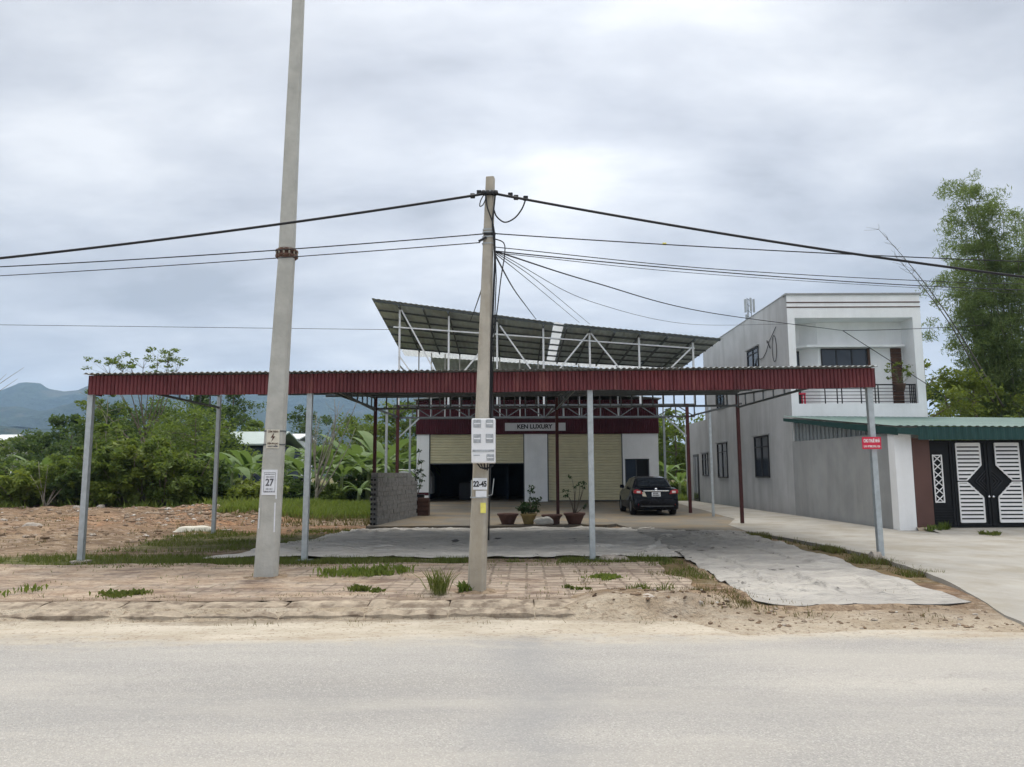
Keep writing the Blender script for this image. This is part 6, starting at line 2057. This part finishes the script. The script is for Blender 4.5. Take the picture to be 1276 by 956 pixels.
# bamboo clump at the right
t = thing('bamboo_clump', 'tall dense bamboo clump rising at the right edge', 'bamboo', (gxy(1262, 38), 38, 0))
random.seed(71)
cs, rs = [], []
b = MB()
bxc = gxy(1262, 38)
culms = []
tips = [(1190, 234), (1205, 236), (1186, 345), (1184, 420), (1210, 380), (1230, 300), (1245, 420), (1210, 450), (1200, 238), (1215, 245), (1232, 262), (1250, 268), (1266, 272), (1285, 280), (1192, 330), (1212, 312), (1188, 372), (1240, 300), (1300, 290), (1320, 310), (1225, 350), (1260, 330), (1200, 400), (1280, 330), (1195, 290), (1218, 275)]
for (px_, py_) in tips:
    q = at(px_, py_, 38 + random.uniform(-1.4, 1.4))
    p0 = Vector((bxc + random.uniform(-.7, .9), 38 + random.uniform(-.8, .8), -.1))
    n = 12
    pts = []
    for i in range(n + 1):
        u = i / n
        pts.append(Vector((p0.x + (q.x - p0.x) * u ** 1.7, p0.y + (q.y - p0.y) * u ** 1.5, p0.z + (q.z + .2 - p0.z) * (1 - (1 - u) ** 1.25))))
    b.tube(pts, [.05 * (1 - .85 * i / n) for i in range(n + 1)], 5)
    for i in range(3, n + 1):
        for k in range(4):
            c = pts[i] + Vector((random.gauss(-.05, .60), random.gauss(0, .55), random.gauss(-.12, .35)))
            cs.append(c); rs.append(random.uniform(.42, .82) * (1 if i < 9 else .72))
b.build('culms', MATS['bamboo'], t)
leaf_cloud('foliage', cs, rs, 92, .215, MATS['leaf_bamboo'], t, flat=.75, up=.1, aspect=.17, droop=.7)
# leaning dead bamboo culms
for (a, c, lb, sd_) in (((1240, 482), (1102, 286), 'long bare bamboo pole leaning left with twiggy tip, the higher one', 5), ((1228, 476), (1125, 322), 'long bare bamboo pole leaning left, the lower and shorter one', 6)):
    random.seed(sd_)
    t = thing('bamboo_pole', lb, 'bamboo pole', at(a[0], a[1], 36), 'leaning bare bamboo poles')
    p, q = at(a[0] + 10, a[1] + 25, 36), at(c[0], c[1], 35)
    n = 14
    pts = [p.lerp(q, i / n) + Vector((-.28 * (i / n) ** 3, 0, .55 * math.sin(math.pi * i / n))) for i in range(n + 1)]
    b = MB(); b.tube(pts, [.05 - .042 * i / n for i in range(n + 1)], 6)
    b.build('culm', MATS['pole_bamboo_dead'], t)
    b = MB()
    for i in range(8, n + 1):
        for k in range(3): limb(b, pts[i], pts[i] + Vector((random.uniform(-.7, .35), random.uniform(-.2, .2), random.uniform(.0, .55))), .008, .004, .12, 3, 4)
    b.build('twigs', MATS['pole_bamboo_dead'], t)

# twigs reaching in from a tree outside the left edge
t = thing('bare_tree', 'leafless branch tips reaching in at the left edge above the hills', 'tree', (gxy(-60, 20), 20, 0), GT)
b = MB(); random.seed(8); r0 = at(-60, 500, 20)
b.tube([(r0.x, 20, -.1), (r0.x, 20, 3.2)], [.10, .06], 7)
for (px_, py_) in ((8, 466), (30, 458), (22, 472), (-20, 440), (-40, 450)):
    limb(b, (r0.x, 20, 3.0), at(px_, py_, 20), .016, .003, .10, 6, 5)
b.build('trunk', MATS['bark'], t)

# ------------------------------------------------------------------ grass, weeds, rubble
def blades(name, areas, mat_, hmin, hmax, wd=.008):
    V = []
    for (x0, x1, y0, y1, cnt, fn) in areas:
        X = rng.uniform(x0, x1, cnt); Y = rng.uniform(y0, y1, cnt)
        for x, y in zip(X, Y):
            if fn is not None and rng.random() > fn(x, y): continue
            z = gz(x, y) + .0
            if 9.77 < y < 13.95 and x < 2.4: z = .0
            h = rng.uniform(hmin, hmax); a = rng.uniform(0, 6.28); l_ = rng.normal(0, .45, 2) * h
            w = wd * (y / 14 + .3)
            dx, dy = math.cos(a) * w, math.sin(a) * w
            V.append([(x - dx, y - dy, z - .02), (x + dx, y + dy, z - .02), (x + l_[0], y + l_[1], z + h)])
    V = np.array(V)
    return np_mesh(name, V, len(V), 3, MATS[mat_])
def patchy(s_, th, seed):
    return lambda x, y: 1.0 if nz(x, y, s_, seed) > th else 0.04
g1 = blades('grass', [(-24, -6.2, 13.75, 15.6, 15000, patchy(.9, -.18, 3)), (-6.4, -2.4, 13.7, 14.75, 6500, patchy(.9, -.3, 4)), (-2.4, 2.9, 13.8, 14.62, 6500, patchy(1.1, -.05, 5)),
                      (-9.2, -4.6, 16.2, 22.6, 9000, patchy(.8, .02, 6)), (2.4, 3.1, 11.5, 15.0, 1600, patchy(1.2, .0, 7))], 'grass_blade', .03, .12)
tag(g1, kind='stuff')
g2 = blades('tall_grass', [(-11.5, -4.6, 28.5, 40, 20000, patchy(.5, -.25, 9)), (-30, -10, 32.2, 36, 9000, patchy(.6, -.1, 10)), (8.8, 11, 46, 62, 4000, None)], 'grass_bright', .06, .45, .018)
g8 = blades('dry_tall_grass', [(-11.5, -4.6, 26.5, 38, 2500, patchy(.7, -.05, 29)), (-9, -4.6, 24, 30, 1000, patchy(.9, .05, 30))], 'grass_dry', .05, .28, .012)
tag(g8, kind='stuff')
tag(g2, kind='stuff')
g3 = blades('dry_grass', [(2.3, 5.2, 8.9, 10.4, 900, patchy(.9, .1, 13)), (1.0, 3.2, 9.6, 12.5, 1500, patchy(.9, .05, 14)), (-24, -8, 15, 32, 9000, patchy(.45, .18, 15)), (-28, 2, 8.85, 9.12, 2600, patchy(.8, .12, 16))], 'grass_dry', .02, .085)
tag(g3, kind='stuff')
# verge of weeds along the broken driveway edge
eb = []
for (p0, p1) in zip(edge_pts[2:6], edge_pts[3:7]):
    eb.append((min(p0[0], p1[0]) - .28, max(p0[0], p1[0]) - .02, p0[1], p1[1], 1100, patchy(.8, .02, 17)))
g4 = blades('verge_weeds', eb, 'grass_dry', .03, .16)
tag(g4, kind='stuff')
g5 = blades('verge_grass', eb, 'grass_blade', .03, .14)
tag(g5, kind='stuff')

def weed(label, loc, r, h, n, leaf='grass_bright', broad=False):
    x, y, z = loc
    V = []
    nc_ = max(4, int(n / 28))
    cl_ = [(x + rng.normal(0, .50) * r, y + rng.normal(0, .40) * r, rng.uniform(.12, .42) * r, rng.uniform(.4, 1.15)) for _ in range(nc_)]
    for k in range(int(n * 1.1)):
        cx_, cy_, cr_, ch_ = cl_[int(rng.integers(nc_))]
        bx, by = cx_ + rng.normal(0, cr_ * .6), cy_ + rng.normal(0, cr_ * .5)
        hh = h * ch_ * rng.uniform(.35, 1.1)
        b2 = rng.uniform(0, 6.28); w = .007 if not broad else rng.uniform(.010, .024)
        dx, dy = math.cos(b2) * w, math.sin(b2) * w
        l_ = rng.normal(0, .40, 2) * hh
        mx2 = (bx + l_[0] * .4, by + l_[1] * .4, z + hh * .6)
        V.append([(bx - dx * .5, by - dy * .5, z - .02), (mx2[0] + dx, mx2[1] + dy, mx2[2]), (bx + l_[0], by + l_[1], z + hh), (mx2[0] - dx, mx2[1] - dy, mx2[2])])
    o0 = np.array(loc)
    o = np_mesh('weed_clump', np.array(V) - o0, len(V), 4, MATS[leaf])
    o.location = loc
    tag(o, label, 'weeds', 'weeds growing out of the pavement')
weed('broad bright green weed patch right of the tall pole foot', (-2.42, 12.35, .01), .52, .13, 900, 'grass_bright', True)
weed('small weed patch right of the tall pole weeds, left of the third', (-2.05, 10.55, .01), .25, .10, 220, 'grass_blade', True)
weed('tall wispy grass tuft left of the beige pole foot', (-1.02, 10.25, .01), .17, .36, 170, 'grass_blade')
weed('low leafy weeds touching the left of the beige pole', (-.68, 10.42, .01), .16, .20, 150, 'leaf_mid', True)
weed('flat green weeds in the paving left of the tall pole', (-5.35, 10.35, .01), .42, .06, 350, 'grass_blade', True)
weed('green weeds at the far left of the pavement', (-7.1, 10.35, .01), .45, .10, 330, 'grass_bright', True)
weed('square green weed patch in the paving right of the beige pole', (1.42, 11.75, .01), .28, .07, 420, 'grass_bright', True)
weed('spiky grey green weed among the kerb rubble', (1.75, 10.2, .0), .26, .17, 260, 'grass_blade')
weed('low weeds below the weed patch right of the beige pole', (.95, 10.75, .01), .16, .05, 120, 'grass_blade', True)
weed('leafy weed on the broken kerb before the white gate pillar', (11.35, GY - .45, .08), .28, .28, 260, 'leaf_mid', True)
weed('lone weed tuft on the driveway below the black gate', (11.95, 18.9, .05), .26, .13, 200, 'grass_blade', True)
weed('dry grass patch beside the lower cloth edge', (2.75, 9.75, -.03), .42, .10, 420, 'grass_dry')

def collar(x, y, r, h, seed_):  # soil ring added at a pole foot to stand in for contact shadow
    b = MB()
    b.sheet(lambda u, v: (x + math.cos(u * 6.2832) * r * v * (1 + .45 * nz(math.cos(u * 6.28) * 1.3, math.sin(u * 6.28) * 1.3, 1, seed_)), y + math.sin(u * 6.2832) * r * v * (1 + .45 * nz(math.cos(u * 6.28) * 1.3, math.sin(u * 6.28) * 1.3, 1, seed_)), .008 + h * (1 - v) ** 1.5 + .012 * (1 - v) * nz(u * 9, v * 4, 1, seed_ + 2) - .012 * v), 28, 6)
    o = b.build('contact_shade_collar', MATS['dirt_and_contact_shade'], fix=False)
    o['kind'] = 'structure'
m, t, p, pos = attr_mat('dirt_and_contact_shade')  # earth colour for cloth edges and for the rings standing in for contact shadow
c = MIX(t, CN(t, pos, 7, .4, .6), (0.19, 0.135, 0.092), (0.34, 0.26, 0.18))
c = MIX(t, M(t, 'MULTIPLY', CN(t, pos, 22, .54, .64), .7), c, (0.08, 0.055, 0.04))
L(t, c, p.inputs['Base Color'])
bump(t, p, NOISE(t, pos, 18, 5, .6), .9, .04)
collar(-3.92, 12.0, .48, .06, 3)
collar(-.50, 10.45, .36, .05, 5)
g6 = blades('straggling_grass', [(-11, 2.3, 9.85, 13.8, 2600, patchy(1.6, .30, 31)), (-8, 2.4, 13.3, 13.9, 1500, patchy(1.3, -.1, 32))], 'grass_blade', .015, .06)
tag(g6, kind='stuff')
g7 = blades('straggling_dry_grass', [(-14, 2.3, 9.75, 10.3, 1800, patchy(1.2, .15, 33)), (-8, 2.3, 9.9, 13.8, 1500, patchy(1.9, .34, 34))], 'grass_dry', .015, .05)
tag(g7, kind='stuff')

def soil_edge(pts, wd, seed_):
    b = MB()
    sp_pts = spline([Vector((x, y, 0)) for x, y in pts], 24)
    n = len(sp_pts) - 1
    def fn(u, v):
        i = min(n - 1, int(u * n)); p = sp_pts[i].lerp(sp_pts[i + 1], u * n - i)
        d = (sp_pts[i + 1] - sp_pts[i]).normalized(); nn = Vector((-d.y, d.x, 0))
        w = wd * (.55 + .9 * max(0, nz(p.x * 1.7, p.y * 1.7, 1, seed_) + .35))
        q = p + nn * (v - .5) * 2 * w
        return (q.x, q.y, ground_z(q.x, q.y) - .012 + (.030 + .028 * nz(p.x * 3, p.y * 3, 1, seed_ + 3)) * math.sin(math.pi * v) * (1.4 if v > .3 else 1) + .012 * nz(q.x * 7, q.y * 7, 1, seed_))
    b.sheet(fn, n, 8)
    b.build('soil_edge', MATS['dirt_and_contact_shade'], fix=False)['kind'] = 'structure'
soil_edge([(3.0, 9.58), (3.8, 9.52), (4.7, 9.55), (5.8, 9.58)], .11, 4.0)
soil_edge([(3.02, 9.6), (3.12, 11.0), (3.15, 12.5), (3.3, 14.4)], .10, 6.0)

def rocks(name, areas, m_, smin, smax, kind='stuff'):
    b = MB()
    for (x0, x1, y0, y1, cnt) in areas:
        for k in range(cnt):
            x, y = random.uniform(x0, x1), random.uniform(y0, y1)
            s_ = smin + (smax - smin) * random.random() ** 2.5
            z = max(gz(x, y), .0 if 9.77 < y < 13.9 and x < 2.4 else -9)
            vs = []
            for (lat, zz_) in ((6, -.4), (6, .25)):
                for i in range(6):
                    a = i * 1.047; q_ = random.uniform(.7, 1.15)
                    vs.append((x + s_ * q_ * math.cos(a), y + s_ * q_ * math.sin(a) * .8, z + s_ * zz_))
            vs.append((x + s_ * .2 * random.uniform(-1, 1), y, z + s_ * random.uniform(.45, .85)))
            fs = [(i, (i + 1) % 6, 6 + (i + 1) % 6, 6 + i) for i in range(6)] + [(6 + i, 6 + (i + 1) % 6, 12) for i in range(6)]
            b.add(vs, fs)
    o = b.build(name, MATS[m_], fix=False)
    if kind: o['kind'] = kind
    return o
random.seed(12)
rocks('rubble', [(-24, -8.6, 17, 33, 900), (-14, -8.3, 25, 33, 600), (-9, -4.6, 21, 27, 60)], 'rubble_mix', .015, .12)
rocks('broken_bricks', [(-24, -9, 18, 33, 170), (-14, -8.6, 27, 33, 150)], 'rubble_mix', .08, .19)
rocks('kerb_crumbs', [(1.2, 2.9, 9.3, 10.4, 130), (2.3, 5.8, 8.6, 9.5, 160)], 'rubble_mix', .008, .045)
rocks('clods', [(-24, -8.6, 16, 33, 1300), (-14, -8.3, 24, 33, 900), (.6, 2.8, 9.2, 10.3, 30)], 'soil', .008, .04)
rocks('gravel', [(-14, 5.8, 7.9, 9.1, 260), (-12, 2.2, 9.9, 13.6, 240), (5.6, 6.2, 9, 14, 50)], 'rubble_mix', .006, .024)
def slab(label, c, l_, w, h, rz, m_='stone', nm='concrete_chunk', cat='rubble chunk'):
    b = MB()
    b.sheet(lambda u, v: (c[0] + (u - .5) * l_ * math.cos(rz) - (v - .5) * w * math.sin(rz) + .05 * nz(u * 4, v * 4, 1, c[0]), c[1] + (u - .5) * l_ * math.sin(rz) + (v - .5) * w * math.cos(rz), c[2] + h * min(1, 6 * min(u, 1 - u, v, 1 - v)) - .02 + .03 * nz(u * 6, v * 6, 1, c[1])), 14, 8)
    tag(b.build(nm, MATS[m_], fix=False), label, cat)
p = G(243, 659, .12); slab('long pale cream sheet of debris lying near the second steel post', (p.x, p.y, ground_z(p.x, p.y)), 1.1, .35, .14, .25, 'paper_cream', 'debris_sheet', 'debris')
p = G(40, 655, .15); slab('flat pale slab on the bare earth left of the left steel post', (p.x, p.y, ground_z(p.x, p.y)), .5, .28, .10, .1)
p = G(95, 634, .25); slab('pale boulder at the back of the lot beside the left post', (p.x, 32, ground_z(p.x, 32)), .34, .25, .14, 0)
p = G(140, 632, .25); slab('grey boulder at the back of the earth heap', (p.x, 32.5, ground_z(p.x, 32.5)), .3, .25, .16, 0)
slab('flat stone lying by the third front post foot', (1.95, 14.55, .0), .55, .3, .07, .1)
slab('stone block propped at the right front post foot', (6.74, 14.0, -.02), .22, .22, .19, .1)
slab('grey concrete lump on the kerb right of the beige pole', (1.62, 9.55, -.02), .5, .3, .12, .1)
